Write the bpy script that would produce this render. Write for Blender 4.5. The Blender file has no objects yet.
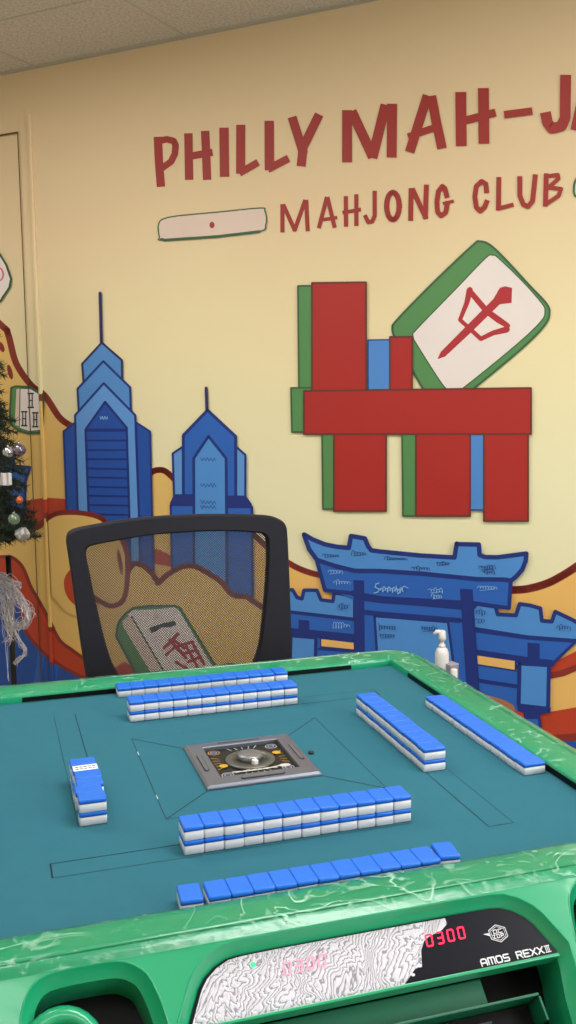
import bpy, bmesh, math, random
from mathutils import Vector, Matrix, Euler, noise
from mathutils.geometry import tessellate_polygon
C = bpy.context.scene.collection
random.seed(7)
PI = math.pi

# ------------------------------------------------------------------ camera
TZ = 0.77                                   # height of the felt above the floor
F = 972.54
cam_d = bpy.data.cameras.new('camera'); cam = bpy.data.objects.new('camera', cam_d); C.objects.link(cam)
cam.location = (-0.36837, -1.39672, TZ + 0.57197)
cam.rotation_euler = (1.44452, 0.0096, -0.30209)
cam_d.sensor_fit = 'VERTICAL'; cam_d.sensor_height = 36; cam_d.lens = F / 1024 * 36
cam_d.clip_start = 0.02
bpy.context.scene.camera = cam
CO = Vector(cam.location); CR = Euler(cam.rotation_euler, 'XYZ').to_matrix()
def ray(px, py): return CR @ Vector(((px - 288) / F, -(py - 512) / F, -1))

# ------------------------------------------------------------------ view, world, light
vs = bpy.context.scene.view_settings
vs.view_transform = 'Standard'; vs.look = 'None'; vs.gamma = 1; vs.use_curve_mapping = False
vs.exposure = -0.1
W = bpy.data.worlds.new('world'); bpy.context.scene.world = W; W.use_nodes = True
W.node_tree.nodes['Background'].inputs[0].default_value = (0.9, 0.95, 1, 1)
W.node_tree.nodes['Background'].inputs[1].default_value = 0.3

PSI = -0.7667; D = 2.75
UW = Vector((math.cos(PSI), math.sin(PSI), 0)); NW = Vector((-math.sin(PSI), math.cos(PSI), 0)); ZW = Vector((0, 0, 1))
WN = CO.dot(NW) + D                          # n coordinate of the mural wall
CEIL = TZ + 1.675
def room(u, n, z): return UW * u + NW * n + ZW * z     # room frame: along the mural wall, towards it, up
LAMPS = [(-1.4, 0.25, 1.0), (0.43, 0.25, 1.0), (2.26, 0.25, 1.0), (0.43, -1.4, 0.25), (-1.4, -1.4, 0.25)]     # troffers: u, n of their centres
LAMP_POWER = 15
for i, (lu, ln, lf) in enumerate(LAMPS):
    ld = bpy.data.lights.new('troffer_light', 'AREA'); ld.shape = 'RECTANGLE'; ld.size = 1.1; ld.size_y = 0.5
    ld.energy = LAMP_POWER * lf; ld.color = (0.97, 0.99, 1.0)
    lo = bpy.data.objects.new('troffer_light', ld); C.objects.link(lo)
    lo.location = room(lu, ln, CEIL - 0.03); lo.rotation_euler = (0, 0, PSI)

wl = bpy.data.lights.new('added_fill_light', 'AREA'); wl.shape = 'RECTANGLE'; wl.size = 1.7; wl.size_y = 1.5; wl.energy = 60; wl.color = (0.93, 0.97, 1.0)  # added unseen daylight source, fills wall and ceiling from the right
wo = bpy.data.objects.new('added_fill_light', wl); C.objects.link(wo)
U0, U1, N0 = -3.1, 3.9, -2.8
wo.location = room(U1 - 0.03, -0.6, 1.55)
wo.rotation_euler = Matrix((NW, ZW, UW)).transposed().to_euler()   # shines towards -u
# ------------------------------------------------------------------ helpers
def s2l(c): return c / 12.92 if c <= 0.04045 else ((c + 0.055) / 1.055) ** 2.4
def col(r, g, b): return (s2l(r / 255), s2l(g / 255), s2l(b / 255), 1)
MATS = {}
def mat(name, rgb, rough=0.6, metal=0.0, coat=0.0, var=0.06, scale=8, bump=0.0, bscale=60, emit=None, estr=1.0, spec=0.5):
    if name in MATS: return MATS[name]
    m = bpy.data.materials.new(name); m.use_nodes = True; nt = m.node_tree; b = nt.nodes['Principled BSDF']
    c = col(*rgb)
    tc = nt.nodes.new('ShaderNodeTexCoord'); nz = nt.nodes.new('ShaderNodeTexNoise'); nz.inputs['Scale'].default_value = scale
    nz.inputs['Detail'].default_value = 4
    nt.links.new(tc.outputs['Object'], nz.inputs['Vector'])
    mx = nt.nodes.new('ShaderNodeMix'); mx.data_type = 'RGBA'
    mx.inputs[6].default_value = tuple(min(1, x * (1 - var)) for x in c[:3]) + (1,)
    mx.inputs[7].default_value = tuple(min(1, x * (1 + var)) for x in c[:3]) + (1,)
    nt.links.new(nz.outputs[0], mx.inputs[0]); nt.links.new(mx.outputs[2], b.inputs['Base Color'])
    b.inputs['Roughness'].default_value = rough; b.inputs['Metallic'].default_value = metal
    b.inputs['Coat Weight'].default_value = coat; b.inputs['Coat Roughness'].default_value = 0.08
    b.inputs['Specular IOR Level'].default_value = spec
    if bump:
        n2 = nt.nodes.new('ShaderNodeTexNoise'); n2.inputs['Scale'].default_value = bscale
        nt.links.new(tc.outputs['Object'], n2.inputs['Vector'])
        bp = nt.nodes.new('ShaderNodeBump'); bp.inputs['Strength'].default_value = bump; bp.inputs['Distance'].default_value = 0.01
        nt.links.new(n2.outputs[0], bp.inputs['Height']); nt.links.new(bp.outputs[0], b.inputs['Normal'])
    if emit:
        b.inputs['Emission Color'].default_value = col(*emit); b.inputs['Emission Strength'].default_value = estr
    MATS[name] = m; return m

def link(name, bm, mats, parent=None, smooth=False, bevel=0.0, seg=2, label=None, loc=None, rot=None):
    me = bpy.data.meshes.new(name); bm.normal_update(); bm.to_mesh(me); bm.free()
    for m in (mats if isinstance(mats, (list, tuple)) else [mats]): me.materials.append(m)
    if smooth: me.polygons.foreach_set('use_smooth', [True] * len(me.polygons))
    o = bpy.data.objects.new(name, me); C.objects.link(o)
    if parent: o.parent = parent
    if loc is not None: o.location = loc
    if rot is not None: o.rotation_euler = rot
    if bevel:
        b = o.modifiers.new('bevel', 'BEVEL'); b.width = bevel; b.segments = seg; b.limit_method = 'ANGLE'; b.angle_limit = 0.7
        b.harden_normals = False
    if label: o['label'] = label
    return o
def tag(o, label, cat, group=None, kind=None):
    o['label'] = label; o['category'] = cat
    if group: o['group'] = group
    if kind: o['kind'] = kind
    return o
def empty(name, loc, rz=0.0):
    o = bpy.data.objects.new(name, None); C.objects.link(o); o.location = loc; o.rotation_euler = (0, 0, rz); o.empty_display_size = 0.05
    return o
def struct(o, label=None):
    o['kind'] = 'structure'
    if label: o['label'] = label
    return o
def box(bm, x0, x1, y0, y1, z0, z1, mi=0, M=None):
    vs_ = [Vector((x, y, z)) for z in (z0, z1) for y in (y0, y1) for x in (x0, x1)]
    if M: vs_ = [M @ v for v in vs_]
    v = [bm.verts.new(p) for p in vs_]
    for f in ((0, 2, 3, 1), (4, 5, 7, 6), (0, 1, 5, 4), (2, 6, 7, 3), (0, 4, 6, 2), (1, 3, 7, 5)):
        fc = bm.faces.new([v[i] for i in f]); fc.material_index = mi
def lathe(bm, prof, n=24, c=(0, 0, 0), mi=0, M=None):
    rings = []
    for r, z in prof:
        ring = []
        for k in range(n):
            p = Vector((c[0] + r * math.cos(2 * PI * k / n), c[1] + r * math.sin(2 * PI * k / n), c[2] + z))
            ring.append(bm.verts.new(M @ p if M else p))
        rings.append(ring)
    for a, b in zip(rings, rings[1:]):
        for k in range(n):
            f = bm.faces.new((a[k], a[(k + 1) % n], b[(k + 1) % n], b[k])); f.material_index = mi; f.smooth = True
    for r_, fl in ((rings[0], True), (rings[-1], False)):
        f = bm.faces.new(r_[::-1] if fl else r_); f.material_index = mi
def tube(bm, pts, r, n=8, mi=0, closed=False, caps=True):
    pts = [Vector(p) for p in pts]; rings = []
    up = Vector((0.13, 0.21, 0.97)).normalized()
    for i, p in enumerate(pts):
        if closed: d = pts[(i + 1) % len(pts)] - pts[i - 1]
        else: d = pts[min(i + 1, len(pts) - 1)] - pts[max(i - 1, 0)]
        d.normalize(); a = d.cross(up)
        if a.length < 0.05: a = d.cross(Vector((1, 0, 0)))
        a.normalize(); b = d.cross(a); rr = r[i] if isinstance(r, (list, tuple)) else r
        rings.append([bm.verts.new(p + (a * math.cos(2 * PI * k / n) + b * math.sin(2 * PI * k / n)) * rr) for k in range(n)])
    pr = list(zip(rings, rings[1:])) + ([(rings[-1], rings[0])] if closed else [])
    for a, b in pr:
        for k in range(n):
            f = bm.faces.new((a[k], a[(k + 1) % n], b[(k + 1) % n], b[k])); f.material_index = mi; f.smooth = True
    if not closed and caps:
        bm.faces.new(rings[0][::-1]).material_index = mi; bm.faces.new(rings[-1]).material_index = mi
def T(x0, y0, s, pts): return [(x0 + x / s, y0 + y / s) for x, y in pts]

class Paint:
    """flat paint or print: polygons and brush strokes in 2D, put on a surface by fn(x, y, lift)"""
    def __init__(self, fn, lift=0.0004, step=0.00008):
        self.bm = bmesh.new(); self.fn = fn; self.l = lift; self.st = step; self.mats = []
    def mi(self, m):
        if m not in self.mats: self.mats.append(m)
        return self.mats.index(m)
    def _tri(self, pts, m, holes=()):
        loops = [[Vector((x, y, 0)) for x, y in pts]] + [[Vector((x, y, 0)) for x, y in h] for h in holes]
        flat = [v for l in loops for v in l]; vv = [self.bm.verts.new(self.fn(v.x, v.y, self.l)) for v in flat]
        for t in tessellate_polygon(loops):
            try: f = self.bm.faces.new([vv[i] for i in t]); f.material_index = m
            except ValueError: pass
    def poly(self, m, pts, out=None, w=0, holes=()):
        self._tri(pts, self.mi(m), holes); self.l += self.st
        if out: self.line(out, w, list(pts) + [pts[0]])
    def line(self, m, w, pts, round_=True):
        if round_ == 'butt': round_ = False
        i = self.mi(m)
        for k in range(len(pts) - 1):
            w0 = w[k] if isinstance(w, (list, tuple)) else w; w1 = w[k + 1] if isinstance(w, (list, tuple)) else w
            (x0, y0), (x1, y1) = pts[k], pts[k + 1]; L = math.hypot(x1 - x0, y1 - y0)
            if L < 1e-9: continue
            nx, ny = -(y1 - y0) / L, (x1 - x0) / L
            self.l += 0.00001 if k % 2 else 0
            self._tri([(x0 + nx * w0 / 2, y0 + ny * w0 / 2), (x1 + nx * w1 / 2, y1 + ny * w1 / 2), (x1 - nx * w1 / 2, y1 - ny * w1 / 2), (x0 - nx * w0 / 2, y0 - ny * w0 / 2)], i)
            self.l -= 0.00001 if k % 2 else 0
        self.l += 0.00002
        ends = range(len(pts)) if round_ else range(1, len(pts) - 1)
        if not round_: ends = range(1, len(pts) - 1)
        for k in ends:
            ww = (w[k] if isinstance(w, (list, tuple)) else w) / 2
            if round_ and (k in (0, len(pts) - 1)): ww *= 0.93
            x, y = pts[k]; self._tri([(x + ww * math.cos(a * PI / 5), y + ww * math.sin(a * PI / 5)) for a in range(10)], i)
        self.l += self.st
    def dot(self, m, x, y, rx, ry=None, rot=0):
        ry = ry or rx; c, s = math.cos(rot), math.sin(rot)
        self.poly(m, [(x + rx * math.cos(a * PI / 9) * c - ry * math.sin(a * PI / 9) * s, y + rx * math.cos(a * PI / 9) * s + ry * math.sin(a * PI / 9) * c) for a in range(18)])
    def build(self, name, parent=None, label=None): 
        bmesh.ops.recalc_face_normals(self.bm, faces=self.bm.faces)
        return link(name, self.bm, self.mats, parent, label=label)

def spline(pts, n=6):
    out = []
    P = [pts[0]] + list(pts) + [pts[-1]]
    for i in range(1, len(P) - 2):
        p0, p1, p2, p3 = P[i - 1], P[i], P[i + 1], P[i + 2]
        for k in range(n):
            t = k / n
            out.append(tuple(0.5 * ((2 * p1[j]) + (-p0[j] + p2[j]) * t + (2 * p0[j] - 5 * p1[j] + 4 * p2[j] - p3[j]) * t * t + (-p0[j] + 3 * p1[j] - 3 * p2[j] + p3[j]) * t ** 3) for j in range(len(p1))))
    out.append(tuple(pts[-1])); return out

# ------------------------------------------------------------------ room shell
def wall_material():
    m = bpy.data.materials.new('mural_ground_paint'); m.use_nodes = True; nt = m.node_tree; b = nt.nodes['Principled BSDF']
    tc = nt.nodes.new('ShaderNodeNewGeometry'); sp = nt.nodes.new('ShaderNodeSeparateXYZ'); nt.links.new(tc.outputs['Position'], sp.inputs[0])
    nz = nt.nodes.new('ShaderNodeTexNoise'); nz.inputs['Scale'].default_value = 1.6; nz.inputs['Detail'].default_value = 3; nt.links.new(tc.outputs['Position'], nz.inputs['Vector'])
    ad = nt.nodes.new('ShaderNodeMath'); ad.operation = 'MULTIPLY_ADD'; ad.inputs[1].default_value = 0.3; nt.links.new(nz.outputs[0], ad.inputs[0]); nt.links.new(sp.outputs[2], ad.inputs[2])
    mr = nt.nodes.new('ShaderNodeMapRange'); mr.inputs[1].default_value = 1.15; mr.inputs[2].default_value = 2.1; nt.links.new(ad.outputs[0], mr.inputs[0])
    cr = nt.nodes.new('ShaderNodeValToRGB'); e = cr.color_ramp.elements
    e[0].position = 0.0; e[0].color = col(*WALL_LOW); e[1].position = 1.0; e[1].color = col(*WALL_HIGH)
    k = cr.color_ramp.elements.new(0.45); k.color = col(*WALL_MID)
    nt.links.new(mr.outputs[0], cr.inputs[0]); nt.links.new(cr.outputs[0], b.inputs['Base Color']); b.inputs['Roughness'].default_value = 0.6
    n2 = nt.nodes.new('ShaderNodeTexNoise'); n2.inputs['Scale'].default_value = 120; bp = nt.nodes.new('ShaderNodeBump'); bp.inputs['Strength'].default_value = 0.05
    nt.links.new(tc.outputs['Position'], n2.inputs['Vector']); nt.links.new(n2.outputs[0], bp.inputs['Height']); nt.links.new(bp.outputs[0], b.inputs['Normal'])
    return m
WALL_LOW = (238, 230, 188); WALL_MID = (238, 221, 174); WALL_HIGH = (230, 202, 160)
def ceiling_material():
    m = bpy.data.materials.new('acoustic_tile'); m.use_nodes = True; nt = m.node_tree; b = nt.nodes['Principled BSDF']
    tc = nt.nodes.new('ShaderNodeTexCoord'); nz = nt.nodes.new('ShaderNodeTexNoise'); nz.inputs['Scale'].default_value = 110; nz.inputs['Detail'].default_value = 4; nz.inputs['Roughness'].default_value = 0.75
    nt.links.new(tc.outputs['Object'], nz.inputs['Vector'])
    cr = nt.nodes.new('ShaderNodeValToRGB'); e = cr.color_ramp.elements; e[0].position = 0.38; e[0].color = col(186, 174, 160); e[1].position = 0.56; e[1].color = col(216, 207, 194)
    nt.links.new(nz.outputs[0], cr.inputs[0]); nt.links.new(cr.outputs[0], b.inputs['Base Color']); b.inputs['Roughness'].default_value = 0.95
    bp = nt.nodes.new('ShaderNodeBump'); bp.inputs['Strength'].default_value = 0.4; nt.links.new(nz.outputs[0], bp.inputs['Height']); nt.links.new(bp.outputs[0], b.inputs['Normal'])
    return m
RM = Matrix(((UW.x, NW.x, 0, 0), (UW.y, NW.y, 0, 0), (0, 0, 1, 0), (0, 0, 0, 1)))
def slab(name, m, u0, u1, n0, n1, z0, z1, label):
    bm = bmesh.new(); box(bm, u0, u1, n0, n1, z0, z1, M=RM); return struct(link(name, bm, m), label)
plain = mat('plain_wall_paint', (226, 216, 192), 0.7)
wall = slab('wall_back', wall_material(), U0, U1, WN, WN + 0.12, 0, CEIL, 'pale yellow to peach wall painted with a city mural')
slab('wall_left', plain, U0 - 0.12, U0, N0, WN + 0.12, 0, CEIL, 'plain cream side wall')
slab('wall_right', plain, U1, U1 + 0.12, N0, WN + 0.12, 0, CEIL, 'plain cream side wall')
slab('wall_front', plain, U0 - 0.12, U1 + 0.12, N0 - 0.12, N0, 0, CEIL, 'plain cream wall behind the viewer')
slab('floor', mat('floor_vinyl', (168, 166, 160), 0.6, var=0.08, scale=20), U0 - 0.12, U1 + 0.12, N0 - 0.12, WN + 0.12, -0.1, 0, 'light grey floor')
ceil = slab('ceiling', ceiling_material(), U0 - 0.12, U1 + 0.12, N0 - 0.12, WN + 0.12, CEIL, CEIL + 0.1, 'grey speckled acoustic tile ceiling')
# ceiling grid: fine tee bars, and the wall angle
tee = mat('ceiling_grid_metal', (186, 176, 160), 0.6)
def wall_pt(px, py, lift=0.0):
    d = ray(px, py); k = (WN - lift - CO.dot(NW)) / d.dot(NW); return CO + d * k
uT = wall_pt(37, 66).dot(UW)
bm = bmesh.new()
for k in range(-3, 8):
    u = uT + 0.6096 * k
    if U0 < u < U1: box(bm, u - 0.003, u + 0.003, N0, WN, CEIL - 0.0015, CEIL, M=RM)
for k in range(0, 9):
    n = WN - 0.38 - 0.6096 * k
    if n > N0: box(bm, U0, U1, n - 0.003, n + 0.003, CEIL - 0.0015, CEIL, M=RM)
struct(link('trim_1', bm, tee), 'thin ceiling grid bars')
bm = bmesh.new(); box(bm, U0, U1, WN - 0.02, WN, CEIL - 0.004, CEIL, M=RM); box(bm, U0, U1, WN - 0.002, WN, CEIL - 0.006, CEIL, M=RM)
struct(link('trim_2', bm, tee), 'metal wall angle along the ceiling edge')
# unseen window added in the right wall to go with the fill light
bm = bmesh.new()
for a in ((-1.5, -1.44, 0.75, 2.35), (0.24, 0.3, 0.75, 2.35), (-0.63, -0.57, 0.81, 2.29), (-1.44, 0.24, 0.75, 0.81), (-1.44, 0.24, 2.29, 2.35)): box(bm, U1 - 0.05, U1 - 0.0, a[0], a[1], a[2], a[3], M=RM)
w1 = struct(link('added_window_1', bm, mat('added_window_frame', (225, 225, 222), 0.5), bevel=0.004), 'added white framed window, out of view')
bm = bmesh.new(); box(bm, U1 - 0.012, U1 - 0.006, -1.44, 0.24, 0.81, 2.29, M=RM); link('pane', bm, mat('added_window_pane', (200, 215, 230), 0.2, emit=(225, 238, 255), estr=1.2), w1)
# ceiling troffers (the lamps of the room)
lens_m = mat('troffer_diffuser', (245, 245, 240), 0.5, emit=(255, 250, 240), estr=3.0)
for i, (lu, ln, lf) in enumerate(LAMPS):
    t = empty('ceiling_light', room(lu, ln, CEIL), PSI)
    tag(t, 'recessed ceiling panel light ' + ('above the table, left of centre', 'directly above the table', 'above the table, towards the added window', 'behind the viewer, near the middle', 'behind the viewer, at the left')[i], 'ceiling light', 'ceiling panel lights')
    bm = bmesh.new()
    for a in ((-0.6, 0.6, -0.3, -0.275), (-0.6, 0.6, 0.275, 0.3), (-0.6, -0.575, -0.275, 0.275), (0.575, 0.6, -0.275, 0.275)): box(bm, *a, -0.02, 0)
    link('frame', bm, mat('white_metal', (225, 225, 220), 0.5), t)
    bm = bmesh.new(); box(bm, -0.575, 0.575, -0.275, 0.275, -0.012, -0.002); link('diffuser', bm, lens_m, t)

# ------------------------------------------------------------------ the mural on wall_back
def WP(px, py, lift=0.0):
    q = wall_pt(px, py, lift)
    if q.z < 0.101: q = q.copy(); q.z = 0.101       # the paint stops at the baseboard
    return q
P = lambda nm, r, g, b: mat(nm, (r, g, b), 0.55, var=0.05, scale=5)
RED = P('paint_letter_red', 158, 42, 34); BRICK = P('paint_brick_red', 190, 62, 34); BROWN = P('paint_brown_red', 138, 44, 34)
ORANGE = P('paint_orange_yellow', 238, 186, 104); YELLOW = P('paint_golden_yellow', 232, 190, 110)
NAVY = P('paint_navy', 24, 46, 124); DARKN = P('paint_dark_navy', 44, 44, 92); SKYB = P('paint_sky_blue', 78, 142, 212); MIDB = P('paint_mid_blue', 40, 98, 186); DEEPB = P('paint_deep_blue', 30, 78, 164)
TOWB = P('paint_tower_blue', 84, 140, 204); PALEB = P('paint_pale_blue', 96, 150, 214)
GREEN = P('paint_leaf_green', 84, 138, 80); DKGR = P('paint_dark_green', 54, 92, 58); TWHITE = P('paint_tile_white', 236, 222, 216); PINK = P('paint_pale_pink', 226, 200, 184)
LRED = P('paint_block_red', 172, 36, 30); OUTB = P('paint_block_outline', 104, 46, 38); ACB = P('paint_accent_blue', 78, 136, 206); INK = P('paint_black_ink', 34, 36, 42)
SCRL = P('marker_light_blue', 140, 186, 236); SCRD = P('marker_navy', 34, 64, 130)
CREAM = P('paint_cream', 240, 228, 176); CHRED = P('paint_character_red', 178, 42, 50); PINKRING = P('paint_pink', 214, 120, 128)

# clouds and red bands
c = Paint(WP, 0.0003)
c.poly(YELLOW, spline([(-60, 270), (0, 324), (8, 334), (16, 363), (31, 385), (45, 396), (60, 418), (75, 428)]) + [(100, 560), (-60, 560)])
c.line(BROWN, 6.5, spline([(-60, 270), (0, 324), (8, 334), (16, 363), (31, 385), (45, 396), (60, 418), (75, 428)]))
c.dot(BROWN, 1.5, 347, 2.6, 5.5, -0.4); c.dot(BROWN, 10, 372, 2.4, 7.5, -0.25)
c.poly(YELLOW, spline([(140, 480), (152, 472), (158, 470), (165, 471), (173, 478), (185, 490)]) + [(190, 600), (130, 600)])
c.line(BROWN, 6, spline([(140, 480), (152, 472), (158, 470), (165, 471), (173, 478), (185, 490)]))
c.poly(BRICK, [(24, 501), (45, 497.5), (66, 499), (70, 520), (50, 520), (37, 532), (24, 520)])
c.poly(BRICK, [(150, 548), (160, 550), (172, 556), (176, 575), (158, 590), (148, 575)])
arc = spline([(246, 530), (256, 537), (267, 547), (287, 562), (305, 571), (325, 576), (345, 577)])
c.poly(ORANGE, arc + [(345, 1300), (-60, 1300), (-60, 560), (20, 540), (246, 580)])
c.line(BROWN, 6, arc)
arc2 = spline([(495, 590), (511, 590), (527, 589), (545.6, 584), (560, 577), (576, 567), (600, 550), (660, 512), (740, 500), (830, 530), (900, 600), (1000, 640), (1150, 620)])
c.poly(ORANGE, arc2 + [(1150, 1500), (340, 1500), (340, 600)])
c.line(BROWN, 8, arc2)
# second cloud, left of the tower, and the ones behind the chair
cl = spline([(20, 519), (28, 525), (36.5, 528), (48, 518), (60, 513), (81, 513), (99.6, 517.5), (110, 527), (122.5, 541), (127.7, 562), (124.6, 597), (112, 606), (99.6, 601)])
c.poly(YELLOW, cl + [(80, 640), (0, 640), (-10, 519)]); c.line(BROWN, 5, cl[6:])
c.line(BROWN, 5, cl[:10])
c.dot(BROWN, 120, 562, 2.2, 13, -0.15)
hump = spline([(128, 572), (132, 565), (139, 564), (149.6, 570.4), (158, 583)]) + spline([(158, 583), (170, 573), (183.5, 566.4), (195, 566.4), (206, 572), (219.7, 581), (233, 594.7), (246.7, 597), (262, 607), (275, 608)])
humpfill = hump + [(275, 720), (80, 720), (100, 600)]
blob = spline([(77, 562), (66, 575), (64, 586), (68, 598), (78, 607), (80, 600), (81, 570), (77, 562)])
c.poly(BRICK, blob)
# red band sweeping down at the left
up = spline([(-60, 560), (0, 557), (12, 557.5), (22.5, 567), (31, 587), (39, 601), (49, 619.5), (59.5, 640), (72, 650), (90, 662), (110, 668)])
lo_ = spline([(-60, 580), (0, 578), (12, 584), (20, 605), (24, 628), (37, 646), (53, 660.5), (80, 676), (110, 686)])
c.poly(DEEPB, lo_ + [(110, 1000), (-60, 1000)])
for x0, x1 in ((38, 45), (53, 59)): c.poly(MIDB, [(x0, 648 if x0 < 50 else 660), (x1, 655 if x0 < 50 else 664), (x1 + 4, 1000), (x0 + 4, 1000)])
c.poly(BRICK, up + lo_[::-1]); c.line(BROWN, 3.4, up); c.line(BROWN, 3.2, lo_[12:])
c.poly(MIDB, [(-60, 452), (9, 455), (13.3, 455), (14, 466), (29.8, 467.4), (25.4, 481), (24, 519), (28, 525), (-60, 530)], NAVY, 3)
c.poly(BRICK, [(112, 690), (114, 664), (126, 661), (136, 668), (142, 690)])
c.dot(BROWN, 230, 668, 13, 8)
# right side bands
D_ = lambda *p: T(446, 640, 4.43, p)
c.poly(BRICK, D_((440, 140), (470, 100), (520, 78), (576, 50), (760, -20), (1000, 0), (1000, 60), (760, 50), (640, 100), (576, 118), (468, 155)))
c.line(BROWN, 6.5, D_((460, 158), (520, 146), (576, 122), (640, 100)))
c.poly(BRICK, D_((280, 322), (350, 318), (418, 325), (500, 312), (576, 298), (760, 250), (1100, 300), (1500, 420), (1500, 560), (1100, 440), (760, 410), (660, 425), (460, 430), (400, 480)))
c.line(BROWN, 8, D_((380, 440), (470, 438), (576, 432), (660, 425)))
c.poly(DEEPB, D_((300, 450), (470, 446), (576, 448), (760, 432), (1100, 465), (1500, 590), (2600, 600), (2600, 4200), (300, 4200)))
c.poly(P('paint_tan_brown', 170, 112, 72), D_((150, 250), (200, 248), (300, 292), (318, 330), (180, 300)))
c.build('painted_clouds', wall, 'golden yellow clouds with red brown outlines and brick red bands')

# tall stepped tower
A5 = lambda *p: T(55, 280, 5.236, p); A6 = lambda *p: T(55, 400, 5.236, p); A7 = lambda *p: T(155, 380, 5.236, p)
t1 = Paint(WP, 0.006)
t1.line(DARKN, 3.2, A5((236, 68), (243, 335)))
t1.poly(TOWB, A5((245, 328), (350, 420), (352, 540), (250, 640), (150, 540), (142, 440)), DARKN, 2.2)
t1.poly(TOWB, A5((253, 425), (393, 562), (397, 700), (260, 760), (125, 700), (118, 570)), NAVY, 2.2)
t1.poly(DEEPB, A6((105, 118), (45, 165), (62, 600), (64, 900), (150, 900), (130, 580), (118, 115)), NAVY, 2)
t1.poly(DEEPB, A6((425, 118), (498, 165), (508, 615), (516, 900), (450, 900), (440, 620)), NAVY, 2)
t1.poly(PALEB, A6((255, -88), (420, 80), (440, 620), (446, 900), (150, 900), (118, 560), (105, 80)), NAVY, 2.2)
t1.poly(DEEPB, A6((262, 10), (375, 145), (390, 640), (396, 900), (186, 900), (176, 590), (160, 155)), NAVY, 2.4)
for k, y in enumerate((158, 212, 262, 310, 358, 405, 455, 501, 549, 598, 645, 690, 735, 780)):
    t1.line(NAVY, 3.2 if k == 0 else 1.8, A6((163 + k * 2, y), (374 + k * 1.8, y + (0 if k < 4 else 4))), False)
for dx in (0, 14, 28): t1.line(SCRL, 0.5, A6((235 + dx, 85), (240 + dx, 102), (246 + dx, 86), (248 + dx, 100)))
t1.build('painted_tower', wall, 'tall stepped blue tower with spire and chevron crown')
t2 = Paint(WP, 0.006)
t2.line(DARKN, 3.2, A7((268, 42), (272, 160)))
t2.poly(PALEB, A7((93, 385), (145, 350), (150, 610), (100, 610)), NAVY, 2.2)
t2.poly(PALEB, A7((425, 350), (473, 392), (473, 615), (425, 615)), NAVY, 2.2)
t2.poly(MIDB, A7((275, 158), (422, 295), (424, 1250), (150, 1250), (148, 290)), NAVY, 3)
t2.poly(NAVY, A7((100, 598), (205, 598), (205, 660), (82, 660), (78, 645)))
t2.poly(NAVY, A7((372, 605), (475, 605), (507, 650), (507, 670), (372, 670)))
t2.poly(MIDB, A7((82, 655), (205, 655), (205, 1250), (95, 1250)), NAVY, 2.2)
t2.poly(MIDB, A7((376, 665), (507, 665), (512, 1250), (380, 1250)), NAVY, 2.6)
t2.poly(SKYB, A7((280, 295), (372, 410), (378, 1250), (205, 1250), (203, 410)), NAVY, 2.8)
for y in (415, 550, 640, 665):
    t2.line(SCRD, 0.6, A7(*[(238 + k * 9, y + (12 if k % 2 else -10) * (0.6 + 0.5 * random.random())) for k in range(10)]))
t2.build('painted_tower', wall, 'shorter blue tower with pointed top beside the taller one')

# cloud in front of the towers, and the reclining tile seen through the chair mesh
h = Paint(WP, 0.0088)
h.poly(YELLOW, humpfill); h.line(BROWN, 5.5, hump)
cl2 = cl[18:]
h.poly(YELLOW, [(66, 612), (52, 596), (48, 518), (60, 513), (81, 513.5), (99.6, 518), (110, 527), (122.5, 541), (127.7, 562), (124.6, 597), (112, 606), (99.6, 601), (88, 612), (76, 616)]); h.poly(BRICK, blob)
h.line(BROWN, 5, spline([(36.5, 528), (48, 518), (60, 513), (81, 513), (99.6, 517.5), (110, 527), (122.5, 541), (127.7, 562), (124.6, 597), (112, 606), (99.6, 601), (92, 596)]))
h.dot(BROWN, 120, 562, 2.0, 13, -0.15)
h.poly(BRICK, [(112, 700), (114, 668), (124, 662), (134, 666), (144, 700)]); h.dot(BROWN, 230, 672, 13, 9)
h.build('painted_cloud', wall, 'golden cloud with a red brown outline in front of the towers')
tl = Paint(WP, 0.0104); B6 = lambda *p: T(60, 590, 4.8, p); B7 = lambda *p: T(170, 590, 4.43, p)
rt = [(174.6, 606), (180, 608), (215.5, 666), (235, 700)]
tl.poly(GREEN, [(118, 624), (123, 616), (133, 608), (150, 606)] + rt + [(175, 720), (150, 700), (116, 636)], DKGR, 2.2)
tl.poly(PINK, B6((300, 150), (345, 110), (520, 430), (480, 470), (300, 170)))
tl.poly(TWHITE, B6((320, 118), (352, 100)) + B6((345, 120), (352, 96), (470, 92), (545, 82)) + [(178, 609), (213, 667), (230, 700), (180, 700)] + B6((520, 430), (350, 135)))
tl.line(DKGR, 1.6, B6((345, 130), (495, 385), (560, 500)))
tl.poly(INK, B6((428, 188), (440, 176), (470, 168), (500, 158), (552, 148), (558, 168), (530, 178), (485, 180), (462, 200), (440, 205)))
tl.dot(PINK, 156.5, 616, 3)
RC = CHRED
for w, pts in ((2.6, [(164, 648), (178, 634)]), (2.6, [(170, 640), (186, 658)]), (2.2, [(166, 655), (176, 646)]), (2.4, [(178, 646), (192, 642), (204, 664)]), (2.2, [(182, 654), (196, 650)]), (2.2, [(176, 662), (192, 672)]),
               (2.4, [(174, 640), (184, 648)]), (2.2, [(188, 662), (200, 657)]), (2.2, [(186, 646), (198, 668)])): tl.line(RC, w * 1.3, pts)
tl.build('painted_tile', wall, 'reclining white and green mahjong tile with a red character')

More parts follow.
